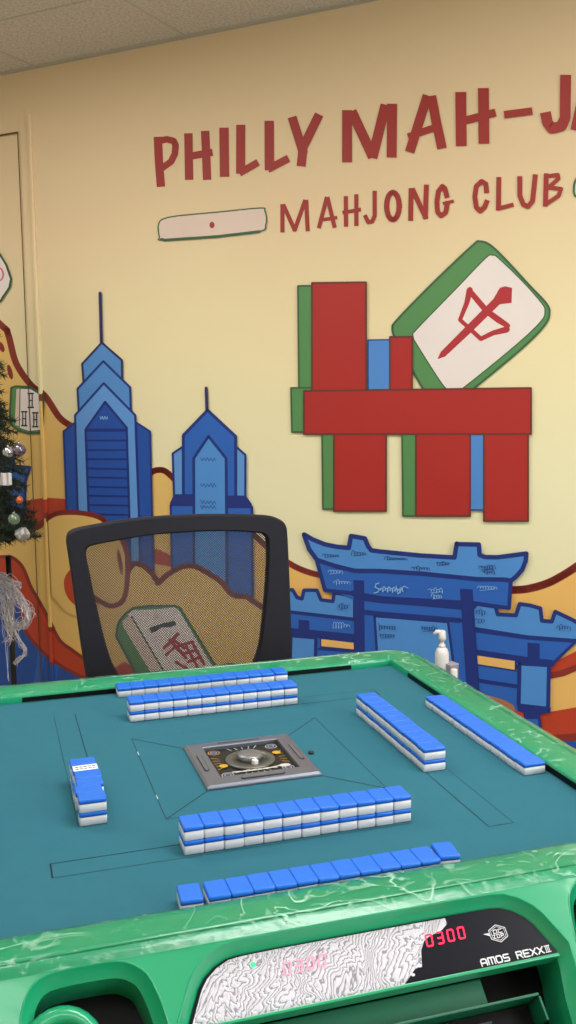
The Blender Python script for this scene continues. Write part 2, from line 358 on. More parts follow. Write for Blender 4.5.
# small tiles at the left, pills, and the rotated tile
s = Paint(WP, 0.005); L4 = lambda *p: T(0, 240, 4.88, p)
s.poly(TWHITE, L4((-140, 60), (-40, 20), (0, 72), (30, 120), (54, 190), (46, 232), (0, 300), (-120, 260)), DKGR, 2.2)
s.line(PINKRING, 1.8, L4(*[(-8 + 24 * math.cos(a * PI / 8), 168 + 32 * math.sin(a * PI / 8)) for a in range(17)]))
s.build('painted_tile', wall, 'white mahjong tile with a pink ring at the picture edge')
s = Paint(WP, 0.005)
s.poly(GREEN, L4((55, 722), (75, 714), (150, 718), (212, 755), (207, 930), (190, 940), (140, 944), (90, 930), (52, 900), (47, 880)), DKGR, 2)
s.poly(PINK, L4((80, 728), (110, 722), (110, 918), (72, 900)))
s.poly(TWHITE, L4((98, 724), (150, 726), (205, 760), (200, 928), (140, 934), (94, 918)), DKGR, 0.9)
for x, y in ((150, 783), (118, 872), (172, 877)):
    for q in (-34, 0, 34): s.line(INK, 1.5 if q else 1.2, L4((x - (13 if q else 8), y + q), (x + (13 if q else 8), y + q)))
    s.line(INK, 1.1, L4((x - 7, y - 32), (x - 7, y + 32))); s.line(INK, 1.1, L4((x + 7, y - 32), (x + 7, y + 32)))
s.build('painted_tile', wall, 'small white bamboo tile with green edge painted beside the trim')
s = Paint(WP, 0.003); S4 = lambda *p: T(150, 190, 4.43, p)
pl = spline(S4((36, 165), (42, 142), (60, 128), (120, 115), (300, 98), (488, 80), (508, 92), (516, 125), (512, 155), (490, 182), (300, 204), (60, 222), (42, 208), (36, 165)), 4)
s.poly(PINK, pl, DKGR, 1.3); s.line(DKGR, 2.8, S4((50, 218), (65, 222), (300, 206), (485, 184))); s.dot(RED, 212, 225, 2.5, 3.2)
s.build('painted_tile', wall, 'long pale pill shaped tile with a red dot')
s = Paint(WP, 0.003)
s.poly(PINK, spline([(577, 178), (574, 186), (577, 197), (600, 196), (680, 188), (684, 172), (680, 162), (600, 172), (577, 178)], 4), DKGR, 2.2)
s.build('painted_tile', wall, 'pale pill shaped tile entering at the right picture edge')
s = Paint(WP, 0.003); O4 = lambda *p: T(410, 230, 3.84, p)
outer = spline([(394, 336), (392.5, 328), (397, 320), (430, 286), (472, 246), (480, 241.5), (490, 245), (505, 259), (530, 286), (546, 303), (549.5, 313), (544, 326), (520, 350), (467, 394)], 5) + [(426, 394), (410, 366), (400, 345)]
s.poly(GREEN, outer, DKGR, 2.2)
s.poly(TWHITE, spline(O4((10, 398), (60, 345), (180, 222), (290, 108), (318, 97), (340, 108), (430, 195), (505, 280), (518, 312), (502, 352), (400, 448), (200, 610), (165, 625), (130, 600), (70, 510), (14, 420)), 4), DKGR, 1.2)
s.poly(CHRED, O4((345, 222), (365, 216), (392, 222), (390, 280), (345, 285), (240, 388), (135, 486), (105, 496), (118, 468), (215, 370), (320, 265)))
s.line(CHRED, [6.5, 5, 4, 4.5, 5, 6.5], O4((230, 230), (218, 280), (192, 345), (272, 418), (320, 395), (372, 382)))
s.line(CHRED, [5.5, 6, 6.5, 5], O4((230, 235), (295, 312), (340, 345), (376, 368)))
s.build('painted_tile', wall, 'tilted white mahjong tile with green side and a red character')

# plain blocks under the tilted tile (stand-in for the lettering sculpture)
s = Paint(WP, 0.0052)
def blk(x0, y0, x1, y1, sk=0.0): return [(x0, y0), (x1, y0 - 3 * (x1 - x0) / 230), (x1 + sk, y1), (x0 + sk, y1)]
for r in ((298, 286, 318, 392), (291, 388, 320, 432), (322, 430, 340, 509), (402, 430, 422, 516)): s.poly(GREEN, blk(*r, 1), DKGR, 1.8)
for r in ((368, 340, 398, 390), (470, 430, 492, 510)): s.poly(ACB, blk(*r), NAVY, 1.4)
for r in ((312, 283, 366, 395), (390, 337, 412, 395), (334, 430, 386, 511), (416, 430, 470, 516), (484, 430, 528, 521), (304, 391, 531, 434)): s.poly(LRED, blk(*r), OUTB, 2)
s.build('painted_blocks', wall, 'red blocks edged in green and blue below the tilted tile')

# gateway
Ga = lambda *p: T(285, 520, 5.009, p); Gb = lambda *p: T(380, 530, 5.76, p); Gc = lambda *p: T(456, 530, 4.8, p)
g = Paint(WP, 0.0062); ow = 4.6
# wings
lw = Ga((-60, 350), (15, 350), (38, 350), (60, 388), (85, 395), (95, 352), (160, 352), (180, 400), (240, 408), (246, 365), (350, 380), (350, 498), (15, 460), (-60, 452))
g.poly(MIDB, Ga((-60, 455), (350, 495), (350, 3400), (-60, 3400)))
g.poly(SKYB, lw, NAVY, 3.6)
g.line(NAVY, 7.5, Ga((-60, 548), (15, 558), (350, 590)))
g.poly(NAVY, Ga((68, 500), (122, 503), (122, 560), (68, 556)))
g.poly(SKYB, Ga((30, 580), (155, 590), (152, 3400), (30, 3400)), NAVY, 3.4)
g.poly(ORANGE, Ga((178, 592), (348, 612), (348, 652), (178, 635)), NAVY, 1.5)
g.line(NAVY, 2.5, Ga((170, 645), (350, 660)))
g.poly(MIDB, Gc((60, 480), (345, 520), (575, 535), (455, 650), (395, 660), (60, 640)), NAVY, 3)
g.poly(MIDB, D_((30, 30), (120, 60), (118, 105), (320, 138), (320, 300), (330, 3400), (30, 3400)))
g.poly(SKYB, Gc((60, 350), (80, 352), (190, 368), (200, 405), (288, 410), (305, 355), (355, 362), (405, 376), (412, 436), (460, 440), (476, 392), (560, 432), (640, 480), (600, 530), (570, 532), (345, 515), (60, 470)), NAVY, 4)
g.poly(NAVY, Gc((343, 540), (402, 545), (402, 640), (343, 630)))
g.line(NAVY, 7, Gc((60, 585), (395, 634), (460, 640)))
g.poly(ORANGE, D_((116, 62), (308, 90), (308, 136), (116, 106)), NAVY, 1.6)
g.line(NAVY, 4, D_((30, 158), (180, 186), (312, 205)))
g.poly(MATS['paint_tan_brown'], D_((160, 244), (200, 248), (260, 266), (300, 290), (312, 318), (312, 380), (180, 330)))
g.poly(BRICK, D_((300, 312), (350, 318), (350, 420), (300, 380)))
g.poly(MIDB, D_((350, 330), (410, 330), (410, 3400), (350, 3400)), NAVY, 3)
g.poly(NAVY, D_((318, 295), (465, 300), (462, 322), (408, 330), (408, 350), (345, 350), (345, 325), (318, 315)))
g.poly(SKYB, D_((326, 104), (456, 112), (452, 304), (322, 290)), NAVY, 4)
# centre
g.poly(MIDB, [(330, 590), (470, 600), (478, 1300), (362, 1300), (355, 600)])
g.poly(SKYB, [(374.5, 616), (448, 622), (464, 1300), (384, 1300)], NAVY, 2.6)
g.poly(MIDB, Ga((160, 205), (175, 260), (200, 352), (350, 368)) + [(380, 598), (473, 603), (509, 608), (511, 578), (470, 576), (380, 570)], NAVY, 4)
g.line(NAVY, 6.2, [(353, 593), (365, 598), (380, 600), (420, 603), (460, 606.5), (474, 606)])
g.line(NAVY, 5, [(362, 612), (380, 614), (460, 620.5)])
g.poly(SKYB, Ga((95, 72), (140, 98), (200, 122), (260, 134), (320, 140), (330, 80), (400, 92), (415, 130), (432, 152)) + [(380, 551.5), (420, 555.5), (454.5, 557.5)] + Gb((442, 78),) + Gc((5, 68), (110, 70), (113, 120), (140, 130), (200, 131), (270, 122), (338, 113), (334, 150), (318, 190), (290, 222), (265, 243), (230, 238), (100, 236), (0, 226)) + [(420, 573.5), (380, 571)] + Ga((350, 255), (250, 230), (160, 200), (120, 145)), NAVY, ow)
g.poly(NAVY, Ga((343, 300), (396, 303), (405, 3400), (362, 3400))); g.poly(NAVY, Gb((460, 338), (534, 342), (575, 4200), (502, 4200)))
g.line(MIDB, 4, [(369.5, 618), (380, 1300)]); g.line(MIDB, 5.5, [(454.5, 626), (470, 1300)])
def scrib(x, y, w, hh, m, n=14, lw=0.55):
    nl = max(3, int(w / 2.4)); ph = random.uniform(0, 6); amps = [random.choice((0.35, 0.4, 0.5, 1.0, 0.45)) for _ in range(nl + 2)]
    pts = []
    for k in range(nl * 7 + 1):
        t = k / 7; a = amps[int(t)]; th = t * 2 * PI + ph
        pts.append((x + w * t / nl + 0.9 * math.cos(th), y + 0.06 * w * t / nl + hh * 0.55 * a * math.sin(th)))
    g.line(m, lw, pts)
    if random.random() < 0.6: g.line(m, lw, [(x + w * 0.1, y + hh * 0.6), (x + w * 0.9, y + hh * 0.35)])
g.l += 0.0004
for a in ((323, 555, 16, 4, SCRD), (352, 553, 14, 5, SCRD), (385, 558, 22, 3, SCRD), (412, 568, 18, 5, SCRD), (436, 563, 14, 4, SCRD), (479, 567, 16, 5, SCRD), (483, 572, 12, 4, SCRD), (328, 571, 14, 5, SCRL), (334, 582, 16, 5, SCRL),
          (429, 590, 14, 5, SCRL), (432, 596, 10, 5, SCRL), (478, 587, 19, 6, SCRL), (338, 606, 11, 6, SCRD), (333, 625, 16, 6, SCRL), (378, 627, 18, 7, SCRD), (379, 635, 16, 5, SCRD), (421, 628, 17, 6, SCRD), (475, 612, 11, 7, SCRD), (476, 620, 9, 5, SCRD), (557, 627, 13, 6, SCRD)): scrib(*a)
g.line(SCRL, 1.0, [(379, 583), (376, 584), (375, 587), (379, 589), (378, 592), (374, 593)]); scrib(380, 589, 22, 5, SCRL, 12, 0.9); g.line(SCRL, 0.8, [(396, 586), (398, 594), (404, 586), (408, 588)])
g.build('painted_gateway', wall, 'blue gateway with curved tiled roofs and handwritten signatures')

# lettering
STRETCH = 0.42
tx = Paint(WP, 0.001)
def strokes(m, x0, y0, s, w, *ls):
    for l in ls:
        ww = w
        if isinstance(l[0], (int, float)): ww = l[0]; l = l[1]
        l = [tuple(q) for q in l]; ex = ww * STRETCH
        for i0, i1 in ((0, 1), (-1, -2)):
            dx, dy = l[i0][0] - l[i1][0], l[i0][1] - l[i1][1]; L_ = math.hypot(dx, dy)
            if l[0] != l[-1] or L_ > 60: l[i0] = (l[i0][0] + dx / L_ * ex, l[i0][1] + dy / L_ * ex)
        tx.line(m, ww / s, T(x0, y0, s, l), 'butt')
strokes(RED, 145, 100, 5.76, 48, [(75, 232), (80, 350), (90, 480)], (38, [(72, 238), (125, 226), (165, 236), (176, 260), (172, 310), (150, 355), (108, 385)]),
        [(250, 212), (254, 440)], [(347, 198), (357, 440)], (42, [(270, 322), (372, 304)]), (54, [(455, 182), (458, 420)]))
strokes(RED, 235, 90, 5.76, 52, [(33, 222), (32, 460)], (42, [(40, 470), (118, 425)]), (54, [(197, 200), (198, 440)]), (44, [(205, 448), (292, 402)]), [(335, 176), (388, 345)], [(475, 160), (392, 330), (383, 418)])
strokes(RED, 330, 80, 4.8, 48, [(82, 165), (82, 375)], [(112, 168), (198, 352)], [(262, 138), (208, 355)], [(298, 134), (296, 352)], (46, [(462, 92), (425, 210), (388, 328)]), (46, [(490, 95), (510, 200), (534, 310)]), (34, [(388, 268), (505, 228)]))
strokes(RED, 440, 60, 4.235, 46, [(88, 155), (90, 345)], [(184, 138), (186, 335)], (34, [(100, 258), (222, 226)]), (32, [(285, 230), (378, 218)]), (46, [(532, 82), (530, 245), (515, 280), (475, 290), (455, 265), (450, 240)]), (44, [(640, 60), (600, 180), (578, 280)]), (44, [(650, 60), (690, 270)]), (34, [(600, 210), (680, 180)]))
tx.build('painted_lettering', wall, 'large brick red brush lettering')
tx = Paint(WP, 0.001)
strokes(RED, 270, 170, 5.236, 22, [(65, 188), (65, 318)], [(72, 188), (128, 312)], [(130, 312), (182, 165)], [(190, 165), (197, 312)], [(296, 150), (258, 296)], [(302, 150), (337, 294)], (18, [(264, 262), (345, 250)]),
        [(397, 146), (398, 288)], [(452, 136), (452, 284)], (20, [(388, 222), (468, 208)]), [(548, 118), (548, 240), (535, 270), (515, 274), (500, 244)])
strokes(RED, 370, 160, 5.236, 28, [(120 + 33 * math.cos(a * PI / 8), 241 + 72 * math.sin(a * PI / 8)) for a in range(17)], (26, [(215, 158), (213, 308)]), (26, [(225, 158), (290, 298)]), (26, [(295, 140), (290, 298)]),
        (26, [(402, 188), (392, 148), (378, 138), (358, 165), (350, 220), (354, 272), (372, 292), (396, 276), (406, 225)]), (16, [(388, 226), (432, 216)]))
strokes(RED, 466, 150, 5.236, 26, [(108, 215), (104, 178), (82, 164), (54, 190), (46, 245), (54, 300), (75, 320), (98, 298), (108, 272)], [(172, 152), (170, 305)], (22, [(172, 306), (240, 288)]),
        [(282, 148), (282, 240), (300, 285), (325, 296), (348, 268), (356, 200), (362, 138)], [(420, 133), (416, 284)], (22, [(425, 138), (480, 130), (484, 150), (438, 192)]), (22, [(440, 196), (498, 204), (484, 240), (418, 284)]))
tx.build('painted_lettering', wall, 'smaller brick red lettering line under the large line')

# flush door at the left and the vertical strip beside it
bm = bmesh.new()
dt = wall_pt(19, 133); du, dz = dt.dot(UW), dt.z
for (u0, u1, z0, z1) in ((du - 0.003, du + 0.003, 0.01, dz), (du - 0.9, du + 0.003, dz - 0.003, dz + 0.003), (du - 0.903, du - 0.897, 0.01, dz)): box(bm, u0 + 0.001, u1 - 0.001, WN - 0.0075, WN - 0.0070, z0, z1, M=RM)
struct(link('door_1', bm, mat('door_gap', (92, 70, 44), 0.9)), 'flush door painted over by the mural with a thin dark gap')
tu = wall_pt(30, 115).dot(UW); tzt = wall_pt(30, 115).z
bm = bmesh.new(); segs = [(115, 394, 0), (394, 401, 1), (401, 499, 2), (499, 512, 3), (512, 518, 1), (518, 626, 2), (626, 631, 1), (631, 661, 3), (661, 664, 1), (664, 1500, 4)]
def strip_z(y): return max(0.0, wall_pt(30 + (y - 115) * 0.034, y).z)
for y0, y1, mi in segs:
    z1, z0 = strip_z(y0), strip_z(y1)
    pr = [(-0.007, 0.0), (-0.007, 0.0072), (-0.004, 0.0095), (0.004, 0.0095), (0.007, 0.0072), (0.007, 0.0)]
    a = [bm.verts.new(room(tu + p, WN - q, z0)) for p, q in pr]; b = [bm.verts.new(room(tu + p, WN - q, z1)) for p, q in pr]
    for k in range(5): bm.faces.new((a[k], b[k], b[k + 1], a[k + 1])).material_index = mi
    if y0 == 115: bm.faces.new(b).material_index = mi
bmesh.ops.recalc_face_normals(bm, faces=bm.faces)
struct(link('trim_3', bm, [wall.data.materials[0], BROWN, YELLOW, BRICK, DEEPB]), 'narrow cable trunking on the wall, painted with the mural')
bm = bmesh.new(); box(bm, U0, U1, WN - 0.025, WN, 0, 0.1, M=RM); struct(link('baseboard_back', bm, mat('baseboard_brown', (70, 52, 44), 0.5)), 'dark vinyl baseboard')

# ------------------------------------------------------------------ the mahjong table
A = 0.4126                                   # half width of the felt
tab = empty('mahjong_table', (0, 0, 0))
tag(tab, 'automatic mahjong table with teal felt and glossy green rails wrapped in clear film', 'table')
def mixmat_green():
    m = bpy.data.materials.new('green_lacquer'); m.use_nodes = True; nt = m.node_tree; b = nt.nodes['Principled BSDF']
    b.inputs['Base Color'].default_value = col(*RAIL_C); b.inputs['Roughness'].default_value = 0.32; b.inputs['Coat Weight'].default_value = 0.6; b.inputs['Coat Roughness'].default_value = 0.12
    tc = nt.nodes.new('ShaderNodeTexCoord'); n = nt.nodes.new('ShaderNodeTexNoise'); n.inputs['Scale'].default_value = 14; nt.links.new(tc.outputs['Object'], n.inputs['Vector'])
    bp = nt.nodes.new('ShaderNodeBump'); bp.inputs['Strength'].default_value = 0.25; bp.inputs['Distance'].default_value = 0.01; nt.links.new(n.outputs[0], bp.inputs['Height'])
    nt.links.new(bp.outputs[0], b.inputs['Coat Normal']); return m
RAIL_C = (30, 166, 116)
green = mixmat_green()
FELT_C = (54, 113, 130)
felt = mat('teal_felt', FELT_C, 0.95, var=0.05, scale=30, bump=0.15, bscale=900, spec=0.1)
gap = mat('felt_gap', (16, 44, 54), 0.95)
black = mat('black_plastic', (9, 10, 13), 0.5, spec=0.2)
# felt top: a slab
bm = bmesh.new(); box(bm, -A - 0.004, A + 0.004, -A - 0.004, A + 0.004, TZ - 0.02, TZ); link('felt_top', bm, felt, tab)
S, PP, L1, D1, D2 = 0.0878, 0.16, 0.3163, 0.2381, 0.2746
Z0 = TZ
def seam(p, q, w=0.0014, z=0.0003):
    bm = bmesh.new(); p = Vector(p); q = Vector(q); d = (q - p).normalized(); n = Vector((-d.y, d.x))
    vv = [bm.verts.new((v.x, v.y, Z0 + z)) for v in (p + n * w / 2, p - n * w / 2, q - n * w / 2, q + n * w / 2)]; f = bm.faces.new(vv)
    bm.normal_update()
    if f.normal.z < 0: f.normal_flip()
    return bm
def rot2(p, k):
    x, y = p
    for _ in range(k): x, y = -y, x
    return (x, y)
for k in range(4):        # pinwheel of lids where the walls rise, and the centre panel
    bm = bmesh.new()
    for a, b, w in (((-L1, -D1), (0.15, -D1), 0.0013), ((-L1, -D2), (0.15, -D2), 0.0007), ((-L1, -D1), (-L1, -D2), 0.0022 if k == 0 else 0.0012))[:2 if k == 3 else 3]:
        t_ = seam(rot2(a, k), rot2(b, k), w); me = bpy.data.meshes.new('t'); t_.to_mesh(me); t_.free(); bm.from_mesh(me); bpy.data.meshes.remove(me)
    link('lid_seam', bm, gap, tab)
bm = bmesh.new()
for k in range(4):
    for a, b, w in (((-PP, -PP), (PP, -PP), 0.0009 if k != 2 else 0.0004), ((-PP, -PP), (-S, -S), 0.0014)):
        t_ = seam(rot2(a, k), rot2(b, k), w); me = bpy.data.meshes.new('t'); t_.to_mesh(me); t_.free(); bm.from_mesh(me); bpy.data.meshes.remove(me)
link('centre_panel_seam', bm, gap, tab)
for (x, y) in ((-0.1595, 0.09), (-0.1595, -0.085)):
    bm = bmesh.new(); box(bm, x - 0.0006, x + 0.0006, y - 0.007, y + 0.007, TZ, TZ + 0.0006)
    link('worn_seam_edge', bm, mat('worn_white', (190, 205, 210), 0.8), tab)

# rail: profile swept round the square (o = outward from felt edge, z = above felt)
BO, BZ = 0.084, 0.0005                      # base point of the sloping console face
TS, TZ_ = 0.747, -0.664                      # its downward direction; normal is (0.664, 0.747)
def face_pt(s, hh=0.0): return (BO + s * TS + hh * 0.664, BZ + s * TZ_ + hh * 0.747)
prof = [(0.004, -0.012), (0.0, -0.002), (0.0, 0.010), (0.0008, 0.0125), (0.003, 0.0138), (0.02, 0.0152), (0.044, 0.0162), (0.049, 0.0168), (0.0515, 0.0155), (0.0525, 0.0125), (0.054, 0.0122), (0.0556, 0.015), (0.0572, 0.0167), (0.0592, 0.0165), (0.065, 0.0141), (0.0712, 0.0115), face_pt(-0.016), face_pt(0.165), (0.19, -0.17), (0.16, -0.19), (0.02, -0.19)]
XS = 0.40
def loop_pts(o, nseg=7, rfac=0.92, inner=0.004):
    b = A + o; r = max(inner, o * rfac + inner); r = min(r, b - XS)
    if r < 0.002: r = 0.002
    out = []
    for k in range(4):
        pts = [(-XS, -b), (XS, -b)] + [(b - r + r * math.cos(t), -b + r + r * math.sin(t)) for t in [(-PI / 2 + PI / 2 * q / nseg) for q in range(1, nseg)]]
        out += [rot2(p, k) for p in pts]
    return out
bm = bmesh.new(); rings = []
for o, z in prof: rings.append([bm.verts.new((x, y, TZ + z)) for x, y in loop_pts(o)])
nper = len(rings[0]) // 4
for ri, (a, b) in enumerate(zip(rings, rings[1:])):
    for k in range(len(a)):
        if ri == 16 and k % nper == 0: continue        # four console faces go here
        k2 = (k + 1) % len(a)
        f = bm.faces.new((a[k], b[k], b[k2], a[k2])); f.smooth = ri not in (0, 18, 19)
bmesh.ops.recalc_face_normals(bm, faces=bm.faces)
rail = link('rail', bm, green, tab)
es = rail.modifiers.new('edges', 'EDGE_SPLIT'); es.split_angle = 0.6

for k in range(4):       # dark slot along the inner wall of every rail
    bm = bmesh.new(); M = Matrix.Rotation(PI / 2 * k, 4, 'Z')
    box(bm, -0.325, 0.325, -A - 0.003, -A + 0.0012, TZ + 0.0012, TZ + 0.0098, M=M); link('rail_slot', bm, black, tab)

# clear protective film over the rail, crease highlights painted in as pale streaks
FILM_F = 0.6
def film_material():
    m = bpy.data.materials.new('clear_film'); m.use_nodes = True; nt = m.node_tree; nt.nodes.remove(nt.nodes['Principled BSDF']); out = nt.nodes['Material Output']
    tr = nt.nodes.new('ShaderNodeBsdfTransparent'); gl = nt.nodes.new('ShaderNodeBsdfGlossy'); gl.inputs['Roughness'].default_value = 0.2
    df = nt.nodes.new('ShaderNodeBsdfDiffuse'); df.inputs[0].default_value = col(196, 246, 222)
    lw = nt.nodes.new('ShaderNodeFresnel'); lw.inputs[0].default_value = 1.45
    tc = nt.nodes.new('ShaderNodeTexCoord')
    n1 = nt.nodes.new('ShaderNodeTexNoise'); n1.inputs['Scale'].default_value = 9; n1.inputs['Detail'].default_value = 3; n1.inputs['Distortion'].default_value = 1.6
    nt.links.new(tc.outputs['Object'], n1.inputs['Vector'])
    a = nt.nodes.new('ShaderNodeMath'); a.operation = 'SUBTRACT'; a.inputs[1].default_value = 0.5; nt.links.new(n1.outputs[0], a.inputs[0])
    b = nt.nodes.new('ShaderNodeMath'); b.operation = 'ABSOLUTE'; nt.links.new(a.outputs[0], b.inputs[0])
    mr = nt.nodes.new('ShaderNodeMapRange'); mr.inputs[1].default_value = 0.0; mr.inputs[2].default_value = 0.016; mr.inputs[3].default_value = 1; mr.inputs[4].default_value = 0; nt.links.new(b.outputs[0], mr.inputs[0])
    n3 = nt.nodes.new('ShaderNodeTexNoise'); n3.inputs['Scale'].default_value = 6; nt.links.new(tc.outputs['Object'], n3.inputs['Vector'])
    m3 = nt.nodes.new('ShaderNodeMapRange'); m3.inputs[1].default_value = 0.38; m3.inputs[2].default_value = 0.56; nt.links.new(n3.outputs[0], m3.inputs[0])
    mu = nt.nodes.new('ShaderNodeMath'); mu.operation = 'MULTIPLY'; nt.links.new(mr.outputs[0], mu.inputs[0]); nt.links.new(m3.outputs[0], mu.inputs[1])
    mu2 = nt.nodes.new('ShaderNodeMath'); mu2.operation = 'MULTIPLY'; mu2.inputs[1].default_value = 0.75; nt.links.new(mu.outputs[0], mu2.inputs[0])
    n2 = nt.nodes.new('ShaderNodeTexNoise'); n2.inputs['Scale'].default_value = 26; n2.inputs['Detail'].default_value = 3; n2.inputs['Distortion'].default_value = 0.8; nt.links.new(tc.outputs['Object'], n2.inputs['Vector'])
    bp = nt.nodes.new('ShaderNodeBump'); bp.inputs['Strength'].default_value = 0.5; bp.inputs['Distance'].default_value = 0.012; nt.links.new(n2.outputs[0], bp.inputs['Height'])
    nt.links.new(bp.outputs[0], gl.inputs['Normal'])
    s1 = nt.nodes.new('ShaderNodeMixShader'); fm = nt.nodes.new('ShaderNodeMath'); fm.operation = 'MULTIPLY'; fm.inputs[1].default_value = FILM_F; nt.links.new(lw.outputs[0], fm.inputs[0]); nt.links.new(fm.outputs[0], s1.inputs[0]); nt.links.new(tr.outputs[0], s1.inputs[1]); nt.links.new(gl.outputs[0], s1.inputs[2])
    s2 = nt.nodes.new('ShaderNodeMixShader'); n4 = nt.nodes.new('ShaderNodeTexNoise'); n4.inputs['Scale'].default_value = 22; n4.inputs['Detail'].default_value = 2; n4.inputs['Distortion'].default_value = 2.5; nt.links.new(tc.outputs['Object'], n4.inputs['Vector'])
    m4 = nt.nodes.new('ShaderNodeMapRange'); m4.inputs[1].default_value = 0.58; m4.inputs[2].default_value = 0.8; m4.inputs[3].default_value = 0.0; m4.inputs[4].default_value = 0.5; nt.links.new(n4.outputs[0], m4.inputs[0])
    mxx = nt.nodes.new('ShaderNodeMath'); mxx.operation = 'MAXIMUM'; nt.links.new(mu2.outputs[0], mxx.inputs[0]); nt.links.new(m4.outputs[0], mxx.inputs[1])
    nt.links.new(mxx.outputs[0], s2.inputs[0]); nt.links.new(s1.outputs[0], s2.inputs[1]); nt.links.new(df.outputs[0], s2.inputs[2])
    nt.links.new(s2.outputs[0], out.inputs[0]); return m
def dense(pts, d):
    out = []
    for i, p in enumerate(pts):
        q = pts[(i + 1) % len(pts)]; L = math.hypot(q[0] - p[0], q[1] - p[1]); n = max(1, round(L / d))
        out += [(p[0] + (q[0] - p[0]) * k / n, p[1] + (q[1] - p[1]) * k / n) for k in range(n)]
    return out
bm = bmesh.new(); rings = []
fp = [(0.001, 0.0105), (0.0015, 0.0135), (0.004, 0.0146), (0.012, 0.0152), (0.02, 0.016), (0.032, 0.0166), (0.044, 0.0172), (0.052, 0.0176), (0.0572, 0.0175), (0.0592, 0.0173), (0.065, 0.0149), (0.0714, 0.0123), face_pt(-0.0155, 0.001)]
base = None
for o, z in fp:
    lp = loop_pts(o)
    ring = []
    L0 = loop_pts(0.05)
    for i in range(len(lp)):                 # same subdivision on every ring
        p, q = lp[i], lp[(i + 1) % len(lp)]; P0_, Q0_ = L0[i], L0[(i + 1) % len(lp)]
        n = max(1, round(math.hypot(Q0_[0] - P0_[0], Q0_[1] - P0_[1]) / 0.007))
        for k in range(n):
            x = p[0] + (q[0] - p[0]) * k / n; y = p[1] + (q[1] - p[1]) * k / n
            w = noise.noise(Vector((x * 16, y * 16, z * 60))) * 0.0011 + abs(noise.noise(Vector((x * 40 + 5, y * 40, z * 90)))) * 0.0016
            ring.append(bm.verts.new((x, y, TZ + z + 0.0006 + max(0, w))))
    rings.append(ring)
for a, b in zip(rings, rings[1:]):
    for k in range(len(a)):
        k2 = (k + 1) % len(a); f = bm.faces.new((a[k], b[k], b[k2], a[k2])); f.smooth = True
bmesh.ops.recalc_face_normals(bm, faces=bm.faces)
link('protective_film', bm, film_material(), tab, label='clear wrinkled protective film')

# console face: flat sheet with rounded openings and rolled lips.  local (x, s, h): h out of the face
def console_pt(x, s, hh=0.0, k=0):
    o, z = face_pt(s, hh); px, py = rot2((x, -(A + o)), k); return Vector((px, py, TZ + z))
disp = [(-0.205, 0.052), (-0.2, 0.042), (-0.195, 0.032), (-0.190, 0.022), (-0.183, 0.013), (-0.171, 0.004), (-0.158, -0.0015), (-0.145, -0.003), (-0.1, -0.0035), (0, -0.0035), (0.1, -0.0035), (0.145, -0.003), (0.158, -0.0015), (0.171, 0.004), (0.183, 0.013), (0.190, 0.022), (0.195, 0.032), (0.2, 0.042), (0.205, 0.052)]
holeA = disp + [(0.203, 0.07), (0.196, 0.1), (0.19, 0.15), (0.1, 0.15), (0, 0.15), (-0.1, 0.15), (-0.19, 0.15), (-0.196, 0.1), (-0.203, 0.07)]
holeL = spline([(-0.350, 0.150), (-0.351, 0.1), (-0.352, 0.04), (-0.348, 0.013), (-0.338, -0.001), (-0.32, -0.0045), (-0.295, -0.005), (-0.270, -0.004), (-0.256, 0.002), (-0.247, 0.013), (-0.238, 0.046), (-0.232, 0.1), (-0.230, 0.150)], 3)
holeR = [(-x, s) for x, s in holeL][::-1]
def offs(pts, d):
    n = len(pts); out = []
    ar = sum(pts[i][0] * pts[(i + 1) % n][1] - pts[(i + 1) % n][0] * pts[i][1] for i in range(n)); sg = 1 if ar > 0 else -1
    for i in range(n):
        p, q, r = pts[i - 1], pts[i], pts[(i + 1) % n]
        e1 = Vector((q[0] - p[0], q[1] - p[1])).normalized(); e2 = Vector((r[0] - q[0], r[1] - q[1])).normalized()
        nn = Vector((e1.y + e2.y, -(e1.x + e2.x))) * sg
        if nn.length < 1e-6: nn = Vector((e1.y, -e1.x)) * sg
        nn.normalize(); f = min(1.4, 1 / max(0.5, nn.dot(Vector((e1.y, -e1.x)) * sg)))
        out.append((q[0] + nn.x * d * f, min(0.163, q[1] + nn.y * d * f)))
    return out
